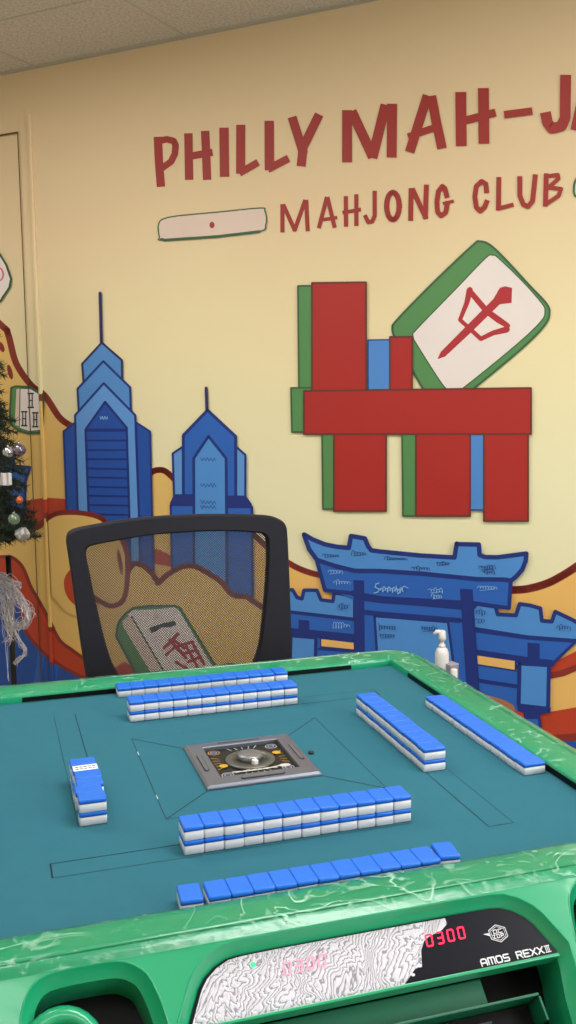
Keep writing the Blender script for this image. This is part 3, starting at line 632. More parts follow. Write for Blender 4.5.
for k in range(4):
    bm = bmesh.new(); rect = [(-XS, -0.016), (XS, -0.016), (XS, 0.165), (-XS, 0.165)]
    holes = [holeA, holeL, holeR]
    rims = [offs(h_, 0.0125) for h_ in holes]
    loops = [[Vector((x, y, 0)) for x, y in rect]] + [[Vector((x, y, 0)) for x, y in r_] for r_ in rims]
    flat = [v for l in loops for v in l]; vv = [bm.verts.new(console_pt(v.x, v.y, 0, k)) for v in flat]
    for t_ in tessellate_polygon(loops):
        try: bm.faces.new([vv[i] for i in t_])
        except ValueError: pass
    st = 4
    for h_, r_ in zip(holes, rims):
        prev = vv[st:st + len(r_)]; st += len(r_)
        for d, hh in ((0.0118, 0.0008), (0.0108, 0.0006), (0.0098, -0.0012), (0.0085, -0.0040), (0.004, -0.010), (0.0005, -0.0145), (0.0, -0.0150), (0.0, -0.07)):
            cur = [bm.verts.new(console_pt(x, s_, hh, k)) for x, s_ in offs(h_, d)]
            for i in range(len(cur)):
                f = bm.faces.new((prev[i], cur[i], cur[(i + 1) % len(cur)], prev[(i + 1) % len(cur)])); f.smooth = True
            prev = cur
    bmesh.ops.recalc_face_normals(bm, faces=bm.faces)
    for f in bm.faces:
        f.smooth = True
    cn = link('console', bm, green, tab); e_ = cn.modifiers.new('edges', 'EDGE_SPLIT'); e_.split_angle = 0.7
    # recess backs, drawer front and ledge
    bm = bmesh.new()
    def cbox(x0, x1, s0, s1, h0, h1):
        v = [bm.verts.new(console_pt(x, s_, hh, k)) for hh in (h0, h1) for s_ in (s0, s1) for x in (x0, x1)]
        for f in ((0, 2, 3, 1), (4, 5, 7, 6), (0, 1, 5, 4), (2, 6, 7, 3), (0, 4, 6, 2), (1, 3, 7, 5)): bm.faces.new([v[i] for i in f])
    cbox(-0.36, -0.225, -0.01, 0.155, -0.075, -0.066); cbox(0.225, 0.36, -0.01, 0.155, -0.075, -0.066); cbox(-0.21, 0.21, -0.008, 0.155, -0.08, -0.068)
    bmesh.ops.recalc_face_normals(bm, faces=bm.faces); link('recess_back', bm, black, tab)
    bm = bmesh.new()
    cbox(-0.204, 0.204, 0.0565, 0.0600, -0.03, -0.006); bmesh.ops.recalc_face_normals(bm, faces=bm.faces); link('panel_lip', bm, green, tab, bevel=0.001)
    bm = bmesh.new()
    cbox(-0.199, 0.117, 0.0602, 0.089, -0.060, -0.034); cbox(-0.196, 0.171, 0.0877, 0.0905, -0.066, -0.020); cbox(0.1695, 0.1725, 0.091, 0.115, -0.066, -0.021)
    bmesh.ops.recalc_face_normals(bm, faces=bm.faces); dr = link('drawer', bm, mat('shade_deepened_green', (16, 104, 76), 0.35), tab, bevel=0.001)  # darker green than the rail, recess shade partly put into the colour
    bm = bmesh.new(); cbox(-0.19, 0.168, 0.0915, 0.146, -0.067, -0.05); bmesh.ops.recalc_face_normals(bm, faces=bm.faces); link('drawer_tray', bm, black, dr)
    bm = bmesh.new(); cbox(-0.0, 0.12, 0.1, 0.102, -0.051, -0.047); bmesh.ops.recalc_face_normals(bm, faces=bm.faces); link('tray_ridge', bm, mat('dark_grey_plastic', (60, 62, 70), 0.4), dr)
    # green rounded bowl in the side openings
    for sx in (-1, 1):
        bm = bmesh.new(); n = 28
        rr = [(0.052, -0.040), (0.052, -0.012), (0.049, -0.005), (0.044, -0.002), (0.040, -0.0015), (0.037, -0.003), (0.035, -0.008), (0.034, -0.035)]
        R_ = []
        for r_, hh in rr: R_.append([bm.verts.new(console_pt(sx * 0.326 + r_ * 0.84 * math.cos(2 * PI * q / n), 0.064 + r_ * 1.0 * math.sin(2 * PI * q / n), hh, k)) for q in range(n)])
        for a, b in zip(R_, R_[1:]):
            for q in range(n): bm.faces.new((a[q], a[(q + 1) % n], b[(q + 1) % n], b[q])).smooth = True
        bm.faces.new(R_[-1]); bmesh.ops.recalc_face_normals(bm, faces=bm.faces)
        link('cup_holder', bm, green, tab)

# display panels: black glass in the recess of every side, the near one lit
glass = mat('black_glass', (18, 20, 32), 0.3, spec=0.25)
for k in range(4):
    bm = bmesh.new(); pts = [(x * 0.999, s_) for x, s_ in disp] + [(0.2055, 0.0565), (-0.2055, 0.0565)]
    top = [bm.verts.new(console_pt(x, s_, -0.0125, k)) for x, s_ in pts]; bot = [bm.verts.new(console_pt(x, s_, -0.0165, k)) for x, s_ in pts]
    bm.faces.new(top); bm.faces.new(bot[::-1])
    for i in range(len(pts)): bm.faces.new((top[i], bot[i], bot[(i + 1) % len(pts)], top[(i + 1) % len(pts)]))
    bmesh.ops.recalc_face_normals(bm, faces=bm.faces)
    dp = link('display_panel', bm, glass, tab)
    if k == 0: near_panel = dp
cp = lambda x, s_, l: console_pt(x, s_, -0.0125 + l)
led = mat('red_led', (255, 30, 70), 0.4, emit=(255, 30, 80), estr=1.6)
wht = mat('print_white', (226, 226, 232), 0.5)
def pan2(px, py):                            # a point of the photograph's frame put on the tilted panel
    P0 = console_pt(0, 0, -0.0125); nn = (console_pt(0, 0, 1) - console_pt(0, 0, 0)).normalized(); t_ = (console_pt(0, 1) - console_pt(0, 0)).normalized()
    d = ray(px, py); q = CO + d * ((P0 - CO).dot(nn) / d.dot(nn)); return (q.x, (q - P0).dot(t_))
def seg7(p, m, x, s_, w, hh, digit, lw, sk=0.12):
    on = {'0': 'abcdef', '3': 'abgcd'}[digit]
    f = lambda a, b: (x + a * w + (1 - b) * hh * sk, s_ + b * hh)
    L_ = {'a': ((0.12, 0), (0.88, 0)), 'b': ((1, 0.06), (1, 0.45)), 'c': ((1, 0.55), (1, 0.94)), 'd': ((0.12, 1), (0.88, 1)), 'e': ((0, 0.55), (0, 0.94)), 'f': ((0, 0.06), (0, 0.45)), 'g': ((0.12, 0.5), (0.88, 0.5))}
    for c_ in on: p.line(m, lw, [f(*L_[c_][0]), f(*L_[c_][1])])
p = Paint(cp, 0.0006, 0.00002)
x0, s0 = pan2(423, 935)
for i, dg in enumerate('0300'): seg7(p, led, x0 + 0.0008 + i * 0.0128, s0 + 0.001 - i * 0.0004, 0.0068, 0.0115, dg, 0.0017)
p.build('score_digits', near_panel, 'lit red score digits')
# printed mark: hexagon badge and model lettering
p = Paint(cp, 0.0006, 0.00002)
hx, hs = pan2(498, 933.5)
p.line(wht, 0.0008, [(hx + 0.0115 * math.cos(PI / 3 * q + PI / 6) * 1.0, hs + 0.0092 * math.sin(PI / 3 * q + PI / 6)) for q in range(7)])
p.line(wht, 0.0005, [(hx + 0.0093 * math.cos(PI / 3 * q + PI / 6) * 1.0, hs + 0.0074 * math.sin(PI / 3 * q + PI / 6)) for q in range(7)])
p.line(wht, 0.0009, [(hx - 0.005, hs - 0.004), (hx - 0.001, hs - 0.004), (hx - 0.001, hs - 0.0005), (hx - 0.005, hs - 0.0005), (hx - 0.005, hs - 0.004)])
p.line(wht, 0.0009, [(hx + 0.005, hs - 0.004), (hx + 0.001, hs - 0.004), (hx + 0.001, hs - 0.0005), (hx + 0.005, hs - 0.0005)])
p.line(wht, 0.0009, [(hx - 0.007, hs + 0.001), (hx - 0.0045, hs + 0.001), (hx - 0.007, hs + 0.0045), (hx - 0.0045, hs + 0.0045)])
p.line(wht, 0.0009, [(hx - 0.0025, hs + 0.001), (hx + 0.0005, hs + 0.001), (hx + 0.0005, hs + 0.0045), (hx - 0.0025, hs + 0.0045), (hx - 0.0025, hs + 0.001)])
p.line(wht, 0.0009, [(hx + 0.0025, hs + 0.0045), (hx + 0.0025, hs + 0.001), (hx + 0.0055, hs + 0.001), (hx + 0.0055, hs + 0.0028), (hx + 0.0025, hs + 0.0028)])
p.poly(wht, [(hx - 0.018, hs - 0.002), (hx - 0.011, hs - 0.002), (hx - 0.0105, hs + 0.0015)])
p.build('badge', near_panel, 'white hexagonal badge')
p = Paint(cp, 0.0006, 0.00002)
G = {'A': [[(0, 1), (0, .25), (.2, 0), (.8, 0), (1, .2), (1, 1)], [(0, .6), (1, .6)]], 'M': [[(0, 1), (0, 0), (.5, .0), (.5, 1)], [(.5, 0), (1, 0), (1, 1)]], 'O': [[(.15, 0), (.85, 0), (1, .2), (1, .8), (.85, 1), (.15, 1), (0, .8), (0, .2), (.15, 0)]],
     'S': [[(1, 0), (.1, 0), (0, .25), (.1, .5), (.9, .5), (1, .75), (.9, 1), (0, 1)]], 'R': [[(0, 1), (0, 0), (.9, 0), (1, .25), (.9, .5), (0, .5)], [(.5, .5), (1, 1)]], 'E': [[(1, 0), (0, 0), (0, 1), (1, 1)], [(0, .5), (.9, .5)]],
     'X': [[(0, 0), (1, 1)], [(1, 0), (0, 1)]], 'T': [[(0, 0), (1, 0)], [(0, 1), (1, 1)], [(.2, 0), (.2, 1)], [(.5, 0), (.5, 1)], [(.8, 0), (.8, 1)]]}
xa, sa = pan2(480, 960); xb, sb = pan2(551, 945)
pitch = (xb - xa) / 10.6; sl = (sb - sa) / (xb - xa); cx = xa
for ch in 'AMOS REXXT':
    if ch == ' ': cx += pitch * 0.9; continue
    w_ = pitch * (0.9 if ch == 'M' else 0.78)
    for l in G[ch]: p.line(wht, 0.0016 if ch != 'T' else 0.0009, [(cx + a * w_, sa + (cx - xa) * sl + b * 0.0066) for a, b in l])
    cx += w_ + pitch * 0.27
p.build('model_lettering', near_panel, 'silver white block lettering')

# wrinkled film left on the near panel, its white reflections painted as colour
def moire_material():
    m = bpy.data.materials.new('painted_sheen_film'); m.use_nodes = True; nt = m.node_tree; b = nt.nodes['Principled BSDF']
    tc = nt.nodes.new('ShaderNodeTexCoord'); n = nt.nodes.new('ShaderNodeTexNoise'); n.inputs['Scale'].default_value = 20; n.inputs['Detail'].default_value = 4; n.inputs['Roughness'].default_value = 0.55; n.inputs['Distortion'].default_value = 0.6
    nt.links.new(tc.outputs['Object'], n.inputs['Vector'])
    sep = nt.nodes.new('ShaderNodeSeparateXYZ'); nt.links.new(tc.outputs['Object'], sep.inputs[0])
    mu = nt.nodes.new('ShaderNodeMath'); mu.operation = 'MULTIPLY'; mu.inputs[1].default_value = 95; nt.links.new(n.outputs[0], mu.inputs[0])
    m2 = nt.nodes.new('ShaderNodeMath'); m2.operation = 'MULTIPLY_ADD'; m2.inputs[1].default_value = 1100
    my = nt.nodes.new('ShaderNodeMath'); my.operation = 'MULTIPLY_ADD'; my.inputs[1].default_value = -1.0; nt.links.new(sep.outputs[1], my.inputs[0]); nt.links.new(sep.outputs[0], my.inputs[2]); nt.links.new(my.outputs[0], m2.inputs[0]); nt.links.new(mu.outputs[0], m2.inputs[2])
    sn = nt.nodes.new('ShaderNodeMath'); sn.operation = 'SINE'; nt.links.new(m2.outputs[0], sn.inputs[0])
    cr = nt.nodes.new('ShaderNodeValToRGB'); e = cr.color_ramp.elements; e[0].position = 0.02; e[0].color = col(150, 146, 160); e[1].position = 0.26; e[1].color = col(226, 222, 234)
    mr = nt.nodes.new('ShaderNodeMapRange'); mr.inputs[1].default_value = -1; mr.inputs[2].default_value = 1; nt.links.new(sn.outputs[0], mr.inputs[0])
    nt.links.new(mr.outputs[0], cr.inputs[0]); nt.links.new(cr.outputs[0], b.inputs['Base Color']); b.inputs['Roughness'].default_value = 0.35
    bp = nt.nodes.new('ShaderNodeBump'); bp.inputs['Strength'].default_value = 0.5; bp.inputs['Distance'].default_value = 0.002; nt.links.new(mr.outputs[0], bp.inputs['Height']); nt.links.new(bp.outputs[0], b.inputs['Normal'])
    return m
edge = [pan2(*q) for q in ((445, 919), (447, 924), (441, 931), (430, 936), (424, 941), (421, 951), (422, 966), (415, 969), (404, 982))]
p = Paint(cp, 0.0004)
fl = [(x * 0.985, s_ + 0.0012) for x, s_ in disp if x < 0] + [(0, -0.0022), (0.05, -0.0022), (edge[0][0], -0.0018)] + edge[1:-1] + [(edge[-1][0], 0.0555), (-0.203, 0.0555)]
p.poly(moire_material(), fl)
for q in ((420, 966), (413, 975), (398, 980)):
    x, s_ = pan2(*q); p.dot(MATS['print_white'], x, s_, 0.0022, 0.0016)
p.build('panel_film', near_panel, 'wrinkled film with painted white sheen and wavy grey lines')
p = Paint(lambda x, s_, l: cp(x, s_, l + 0.0009), 0.0002, 0.00002)
pinkm = mat('pink_glow', (250, 170, 200), 0.6, emit=(255, 90, 150), estr=0.25); greenled = mat('green_led', (60, 230, 150), 0.5, emit=(50, 230, 140), estr=0.7)
x0, s0 = pan2(281, 964)
for i, dg in enumerate('0300'): seg7(p, pinkm, x0 + i * 0.0128, s0 + 0.0002 - i * 0.0004, 0.0068, 0.0112, dg, 0.0016, 0.3)
p.build('score_digits', near_panel, 'pink digits glowing through the wrinkled film')
p = Paint(lambda x, y, l: cp(x, y, l + 0.0009), 0.0002, 0.00002)
gx, gs = pan2(253, 965); p.dot(greenled, gx, gs, 0.003, 0.0026)
p.build('green_light', near_panel, 'green indicator glowing through the film')

# body and stand of the table
bm = bmesh.new(); box(bm, -0.40, 0.40, -0.40, 0.40, TZ - 0.22, TZ - 0.02); link('body', bm, mat('dark_green_body', (14, 70, 48), 0.4), tab, bevel=0.02)
bm = bmesh.new(); box(bm, -0.17, 0.17, -0.17, 0.17, 0.06, TZ - 0.215); link('pedestal', bm, mat('pedestal_grey', (60, 62, 66), 0.4, metal=0.3), tab, bevel=0.01)
for k in range(4):
    bm = bmesh.new(); x, y = rot2((0.34, 0.34), k)
    tube(bm, [(x * 0.4, y * 0.4, 0.08), (x * 0.8, y * 0.8, 0.07), (x, y, 0.04)], [0.035, 0.028, 0.024], 10); lathe(bm, [(0.02, 0.0), (0.028, 0.006), (0.028, 0.03), (0.015, 0.04)], 16, (x, y, 0))
    link('leg', bm, black, tab)

# ------------------------------------------------------------------ centre unit
unit = empty('dice_unit', (0, 0, TZ)); tag(unit, 'square silver centre unit with ornamented window and dice roller in the felt', 'dice unit')
silver = mat('silver_plastic', (122, 127, 140), 0.38, metal=0.55, coat=0.2)
bm = bmesh.new(); hi = 0.0065; w_in = 0.061; s_ = S
sq = lambda r, z: [bm.verts.new((x, y, z)) for x, y in ((-r, -r), (r, -r), (r, r), (-r, r))]
R_ = [sq(s_, 0), sq(s_, 0.003), sq(s_ - 0.004, hi), sq(w_in + 0.003, 0.0085), sq(w_in, 0.0080), sq(w_in, 0.0015)]
for a, b in zip(R_, R_[1:]):
    for q in range(4): bm.faces.new((a[q], a[(q + 1) % 4], b[(q + 1) % 4], b[q]))
bm.faces.new(R_[0][::-1]); bmesh.ops.recalc_face_normals(bm, faces=bm.faces); link('frame', bm, silver, unit, bevel=0.0012)
bm = bmesh.new(); box(bm, -w_in - 0.0005, w_in + 0.0005, -w_in - 0.0005, w_in + 0.0005, 0.0005, 0.002); link('tray', bm, mat('unit_tray_black', (26, 26, 30), 0.4, var=0.3, scale=120), unit)
for k in range(4):           # a pill shaped button on every side of the frame
    for nm, L_, W_, z0, z1, m_ in (('button_groove', 0.034, 0.0056, 0.0060, 0.0079, mat('groove_dark', (40, 42, 48), 0.5)), ('button', 0.032, 0.0038, 0.006, 0.0088, silver)):
        bm = bmesh.new(); pts = []
        for q in range(16):
            a = -PI / 2 + PI * q / 7 if q < 8 else PI / 2 + PI * (q - 8) / 7
            pts.append(((L_ - W_) * (1 if q < 8 else -1) + W_ * math.cos(a), -0.0745 + W_ * 0.7 * math.sin(a)))
        tv = [bm.verts.new((*rot2(v, k), z1)) for v in pts]; bv = [bm.verts.new((*rot2(v, k), z0)) for v in pts]
        bm.faces.new(tv)
        for q in range(16): bm.faces.new((tv[q], bv[q], bv[(q + 1) % 16], tv[(q + 1) % 16]))
        bmesh.ops.recalc_face_normals(bm, faces=bm.faces); link(nm, bm, m_, unit)
for k, nm in enumerate(('ring',)):
    bm = bmesh.new(); lathe(bm, [(0.0385, 0.002), (0.0385, 0.005), (0.036, 0.0058), (0.028, 0.006), (0.028, 0.003), (0.0001, 0.003)], 40); link('dice_bowl_ring', bm, mat('olive_grey', (112, 112, 104), 0.35, metal=0.5), unit)
    bm = bmesh.new(); lathe(bm, [(0.019, 0.003), (0.019, 0.010), (0.0175, 0.0115), (0.0001, 0.012)], 28, (0.001, 0.006, 0)); link('dice_cap', bm, mat('clear_grey', (150, 150, 152), 0.3, metal=0.6), unit)
gold = mat('gold_print', (222, 176, 60), 0.4, metal=0.2); pale = mat('silver_print', (205, 205, 200), 0.4); blu = mat('violet_print', (60, 66, 130), 0.5)
p = Paint(lambda x, y, l: Vector((x, y, 0.002 + l)), 0.0003, 0.00003)
for q in range(4):
    sx, sy = ((1, 1), (-1, 1), (-1, -1), (1, -1))[q]
    p.line(pale if q != 1 else gold, 0.0012, [(sx * (0.047 + 0.009 * math.cos(t * PI / 6)), sy * (0.047 + 0.009 * math.sin(t * PI / 6))) for t in range(13)])
    p.dot(blu, sx * 0.047, sy * 0.047, 0.006)
    p.line(pale, 0.0008, [(sx * 0.047 + 0.005 * math.cos(t * PI / 4), sy * 0.047 + 0.005 * math.sin(t * PI / 4)) for t in range(9)])
    for t in range(5): p.line(gold if q % 2 else pale, 0.0011, [rot2((-0.024 + t * 0.012, -0.056), q), rot2((-0.018 + t * 0.009, -0.046), q)])
for x, y in ((-0.045, -0.012), (0.047, 0.016)): p.dot(gold, x, y, 0.0068)
p.dot(pale, 0.044, -0.038, 0.009, 0.006)
for x in (-0.034, -0.02): p.line(pale, 0.0016, [(x, -0.044), (x + 0.03, -0.036), (x + 0.05, -0.045)])
p.line(pale, 0.0035, [(-0.038, -0.0405), (-0.02, -0.0425), (0, -0.043), (0.02, -0.0415), (0.036, -0.038)])
p.build('ornament_print', unit, 'gold, silver and violet ornaments')
bm = bmesh.new(); lathe(bm, [(0.0045, 0), (0.0045, 0.003), (0.0035, 0.0042), (0.0005, 0.0044)], 20, (0.1, 0.002, 0)); link('reset_knob', bm, mat('knob_dark', (30, 40, 44), 0.3, coat=0.4), unit)
bm = bmesh.new()
for v, (cx_, cy_) in enumerate(((-0.012, -0.014), (0.014, -0.012))): pass
bm.free()
for cx_, cy_, rz in ((0.002, -0.0205, 0.3),):
    bm = bmesh.new(); box(bm, -0.004, 0.004, -0.004, 0.004, 0, 0.008)
    d_ = link('die', bm, mat('die_white', (235, 235, 230), 0.3), None, bevel=0.001, loc=(cx_, cy_, TZ + 0.003), rot=(0, 0, rz))
    tag(d_, 'small white die in the window of the silver centre unit', 'die')

# ------------------------------------------------------------------ tiles
WT, LT, HT = 0.0252, 0.0362, 0.01795
tblue = mat('tile_blue', TILE_B if 'TILE_B' in globals() else (32, 116, 230), 0.4, coat=0.0, var=0.02); twht = mat('tile_ivory', (226, 226, 232), 0.35, coat=0.2, var=0.02); tdk = mat('tile_band', (20, 66, 158), 0.35, var=0.02)
def rbox(bm, x, y, z0, z1, r=0.0022):
    pts = []
    for cx_, cy_, a0 in ((x - r, y - r, 0), (-x + r, y - r, 1), (-x + r, -y + r, 2), (x - r, -y + r, 3)):
        for q in range(4): a = a0 * PI / 2 + q * PI / 6; pts.append((cx_ + r * math.cos(a), cy_ + r * math.sin(a)))
    zs = [(z0, 0.9), (z0 + 0.0008, 0), (z1 - 0.0012, 0), (z1, 1.2)]
    rg = []
    for z, ins in zs: rg.append([bm.verts.new((px_ * (1 - ins * 0.001 / x), py_ * (1 - ins * 0.001 / y), z)) for px_, py_ in pts])
    for a, b in zip(rg, rg[1:]):
        for q in range(16): bm.faces.new((a[q], a[(q + 1) % 16], b[(q + 1) % 16], b[q])).smooth = True
    bm.faces.new(rg[0][::-1]); bm.faces.new(rg[-1])
bm = bmesh.new(); rbox(bm, WT / 2, LT / 2, 0, 0.0122); me_w = link('tile_face', bm, twht)
bm = bmesh.new(); rbox(bm, WT / 2, LT / 2, 0.0122, HT); me_b = link('tile_back', bm, tblue)
bm = bmesh.new(); rbox(bm, WT / 2 + 0.0001, LT / 2 + 0.0001, 0.0116, 0.0132); me_d = link('tile_band', bm, tdk)
protos = []
for o in (me_w, me_b, me_d): protos.append((o.name, o.data)); bpy.data.objects.remove(o)
LABEL = {}
def tile(x, y, level, rz, label, group):
    root = bpy.data.objects.new('mahjong_tile', protos[1][1]); C.objects.link(root)      # blue back is the thing's own mesh
    root.location = (x, y, TZ + 0.0004 + level * (HT + 0.0001)); root.rotation_euler = (0, 0, rz)
    tag(root, label, 'mahjong tile', group)
    for nm, me in (('tile_face', protos[0][1]), ('tile_band', protos[2][1])):
        c_ = bpy.data.objects.new(nm, me); C.objects.link(c_); c_.parent = root
    return root
ORD = ['first', 'second', 'third', 'fourth', 'fifth', 'sixth', 'seventh', 'eighth', 'ninth', 'tenth', 'eleventh', 'twelfth', 'thirteenth']
def row(n, x0, y0, dx, dy, rz, levels, rowname, start, gaps=(), jit=0.0006, skew=None):
    pitch = 0.0255; off = 0
    for i in range(n):
        off += dict(gaps).get(i, 0)
        for lv in range(levels):
            j = lambda a: random.uniform(-a, a)
            x = x0 + dx * (pitch * (i + 0.5) + off) + (j(jit) if dy == 0 else j(jit)); y = y0 + dy * (pitch * (i + 0.5) + off)
            if dx: y += j(jit); x = x0 + dx * (pitch * (i + 0.5) + off)
            if skew: sx_, sy_, sr = skew(i, lv); x += sx_; y += sy_; rr = rz + sr
            else: rr = rz + j(0.004)
            lay = '' if levels == 1 else ('upper, ' if lv else 'lower, ')
            t_ = tile(x, y, lv, rr, 'blue mahjong tile, %s%s from %s, %s' % (lay, ORD[i], start, rowname), rowname)
            LABEL[(rowname, i, lv)] = t_
row(12, -0.157, -0.2515, 1, 0, 0, 2, 'double wall nearest the score display', 'left')
row(13, -0.187, -0.3915, 1, 0, 0, 1, 'single row against the near rail', 'left', gaps=((1, 0.005), (12, 0.0035)), skew=lambda i, lv: (0, 0.002 if i == 0 else (0.001 if i < 12 else 0.004), -0.06 if i == 0 else (-0.12 if i == 12 else random.uniform(-0.01, 0.01))))
row(12, -0.151, 0.2585, 1, 0, 0, 2, 'double wall on the chair side', 'left')
row(13, -0.153, 0.401, 1, 0, 0, 1, 'single row against the chair side rail', 'left', gaps=((12, 0.002),))
row(11, 0.2535, -0.125, 0, 1, PI / 2, 2, 'double wall on the right of the table', 'near end')
row(13, 0.3870, -0.184, 0, 1, PI / 2, 1, 'single row along the right rail', 'near end', gaps=((9, 0.004), (12, 0.003)))
row(6, -0.2545, -0.147, 0, 1, PI / 2, 2, 'short double wall on the table\'s left', 'near end', skew=lambda i, lv: ((0.0, -0.0015, 0.0022, 0.003, 0.001, 0.0)[i] if lv else (0, 0.001, 0, -0.001, 0, 0)[i], 0, 0.02 if (i in (1, 4) and lv) else 0))
# sticker on one tile
t_ = LABEL[('short double wall on the table\'s left', 4, 1)]
t_['label'] = 'blue backed mahjong tile with a white sticker, on the short left wall'
p = Paint(lambda x, y, l: Vector((x, y, HT + l)), 0.0001, 0.00004)
p.poly(mat('sticker_white', (240, 242, 245), 0.6), [(-0.0115, -0.0172), (0.0085, -0.0172), (0.0085, 0.0172), (-0.0115, 0.0172)])
for xx in (-0.0055, 0.001):
    for q in range(5): p.line(INK, 0.0022, [(xx, -0.0145 + q * 0.006), (xx + 0.0006, -0.0100 + q * 0.006)], False)
p.build('sticker', t_, 'white sticker with two lines of tiny dark print')

# ------------------------------------------------------------------ office chair behind the table
CY = 0.80                                    # the plane the mesh back stands in
def back2(px, py):
    d = ray(px, py); q = CO + d * ((CY - CO.y) / d.y); return (q.x, q.z)
CX = back2(180, 600)[0]
chair = empty('office_chair', (CX, CY - 0.18, 0)); tag(chair, 'office chair with black mesh back behind the table', 'chair')
cb = mat('chair_black', (33, 32, 42), 0.7, var=0.25, scale=500, spec=0.3); cf = mat('chair_fabric', (34, 34, 40), 0.9, var=0.15, scale=200, bump=0.2, bscale=400)
outer = [back2(*q) for q in spline([(66.5, 543), (67.5, 535), (74, 529.5), (95, 525), (125, 520), (155, 517), (200, 514.8), (240, 514.8), (268, 516), (280, 519.5), (286, 526), (287.5, 540), (289, 590), (290, 655), (290, 690), (284, 735), (268, 752), (200, 758), (125, 762), (102, 752), (95, 730), (88, 690), (80, 640), (72, 580)], 3)]
inner = [back2(*q) for q in spline([(86, 556), (86.5, 550), (92, 545.5), (126, 539), (152, 535), (190, 532), (226, 531), (255, 532.6), (264, 535), (267, 541), (267, 560), (265, 590), (261.5, 622), (258, 645), (252, 662), (240, 690), (225, 704), (180, 708), (150, 706), (130, 695), (119, 675), (111, 660), (104, 638), (95, 600)], 3)]
def back_y(x, z):                            # the back bows gently away in the middle and leans
    return CY + 0.05 * (z - 0.85) - 0.0 - 0.035 * (1 - ((x - CX) / 0.27) ** 2) * 0.0
def ring_solid(bm, o_, i_, th):
    n = len(o_)
    cz = Vector((sum(p[0] for p in o_) / n, sum(p[1] for p in o_) / n))
    fr = []
    for side in (-1, 1):
        for pts, ins in ((o_, 1), (o_, 0.985), (i_, 1.02), (i_, 1)):
            yy = th / 2 * side * (0.55 if pts is o_ and ins == 1 or pts is i_ and ins == 1 else 1)
            fr.append([bm.verts.new((cz.x + (x - cz.x) * ins - chair.location.x, back_y(x, z) + yy - chair.location.y, cz.y + (z - cz.y) * ins)) for x, z in pts])
    a = fr[:4]; b = fr[4:]
    seqs = [(a[0], a[1]), (a[1], a[2]), (a[2], a[3]), (a[3], b[3]), (b[3], b[2]), (b[2], b[1]), (b[1], b[0]), (b[0], a[0])]
    for p, q in seqs:
        for k in range(n): bm.faces.new((p[k], p[(k + 1) % n], q[(k + 1) % n], q[k])).smooth = True
assert len(outer) == len(inner)
bm = bmesh.new(); ring_solid(bm, outer, inner, 0.03); bmesh.ops.recalc_face_normals(bm, faces=bm.faces)
fr = link('back_frame', bm, cb, chair); e_ = fr.modifiers.new('edges', 'EDGE_SPLIT'); e_.split_angle = 0.9
def mesh_fabric():
    m = bpy.data.materials.new('mesh_fabric'); m.use_nodes = True; nt = m.node_tree; b = nt.nodes['Principled BSDF']; out = nt.nodes['Material Output']
    b.inputs['Base Color'].default_value = col(62, 62, 68); b.inputs['Roughness'].default_value = 0.8
    tc = nt.nodes.new('ShaderNodeTexCoord'); mp = nt.nodes.new('ShaderNodeMapping'); mp.inputs['Rotation'].default_value = (0, math.radians(45), 0); nt.links.new(tc.outputs['Object'], mp.inputs[0])
    sp = nt.nodes.new('ShaderNodeSeparateXYZ'); nt.links.new(mp.outputs[0], sp.inputs[0])
    acc = None
    for k in (0, 2):
        mu = nt.nodes.new('ShaderNodeMath'); mu.operation = 'MULTIPLY'; mu.inputs[1].default_value = 2 * PI / 0.0042; nt.links.new(sp.outputs[k], mu.inputs[0])
        sn = nt.nodes.new('ShaderNodeMath'); sn.operation = 'SINE'; nt.links.new(mu.outputs[0], sn.inputs[0])
        gt = nt.nodes.new('ShaderNodeMath'); gt.operation = 'GREATER_THAN'; gt.inputs[1].default_value = MESH_T; nt.links.new(sn.outputs[0], gt.inputs[0])
        if acc is None: acc = gt
        else:
            mx = nt.nodes.new('ShaderNodeMath'); mx.operation = 'MAXIMUM'; nt.links.new(acc.outputs[0], mx.inputs[0]); nt.links.new(gt.outputs[0], mx.inputs[1]); acc = mx
    tr = nt.nodes.new('ShaderNodeBsdfTransparent'); ms = nt.nodes.new('ShaderNodeMixShader'); nt.links.new(acc.outputs[0], ms.inputs[0]); nt.links.new(tr.outputs[0], ms.inputs[1]); nt.links.new(b.outputs[0], ms.inputs[2]); nt.links.new(ms.outputs[0], out.inputs[0])
    return m
MESH_T = 0.42
bm = bmesh.new(); cz = (sum(p[0] for p in inner) / len(inner), sum(p[1] for p in inner) / len(inner))
prev = None
for f_ in (1.04, 0.8, 0.6, 0.4, 0.2):
    cur = [bm.verts.new((cz[0] + (x - cz[0]) * f_ - chair.location.x, back_y(x, z) + 0.010 * (1 - f_) - 0.002 - chair.location.y, cz[1] + (z - cz[1]) * f_)) for x, z in inner]
    if prev:
        for k in range(len(cur)): bm.faces.new((prev[k], prev[(k + 1) % len(cur)], cur[(k + 1) % len(cur)], cur[k])).smooth = True
    prev = cur
bm.faces.new(prev); bmesh.ops.recalc_face_normals(bm, faces=bm.faces); link('back_mesh', bm, mesh_fabric(), chair, label='see-through black mesh')
bm = bmesh.new(); box(bm, -0.17, 0.17, 0.182, 0.205, 0.60, 0.66); link('lumbar_bar', bm, cb, chair, bevel=0.01)
bm = bmesh.new(); box(bm, -0.24, 0.24, -0.22, 0.19, 0.42, 0.49)
link('seat', bm, cf, chair, bevel=0.03, seg=4)
bm = bmesh.new(); tube(bm, [(0, 0.05, 0.40), (0, 0.19, 0.39), (0, 0.235, 0.43), (0, 0.235, 0.62)], 0.018, 10); link('back_bracket', bm, cb, chair)
bm = bmesh.new(); lathe(bm, [(0.05, 0.09), (0.032, 0.13), (0.028, 0.25), (0.02, 0.26), (0.02, 0.41), (0.06, 0.425)], 20); link('gas_column', bm, cb, chair)
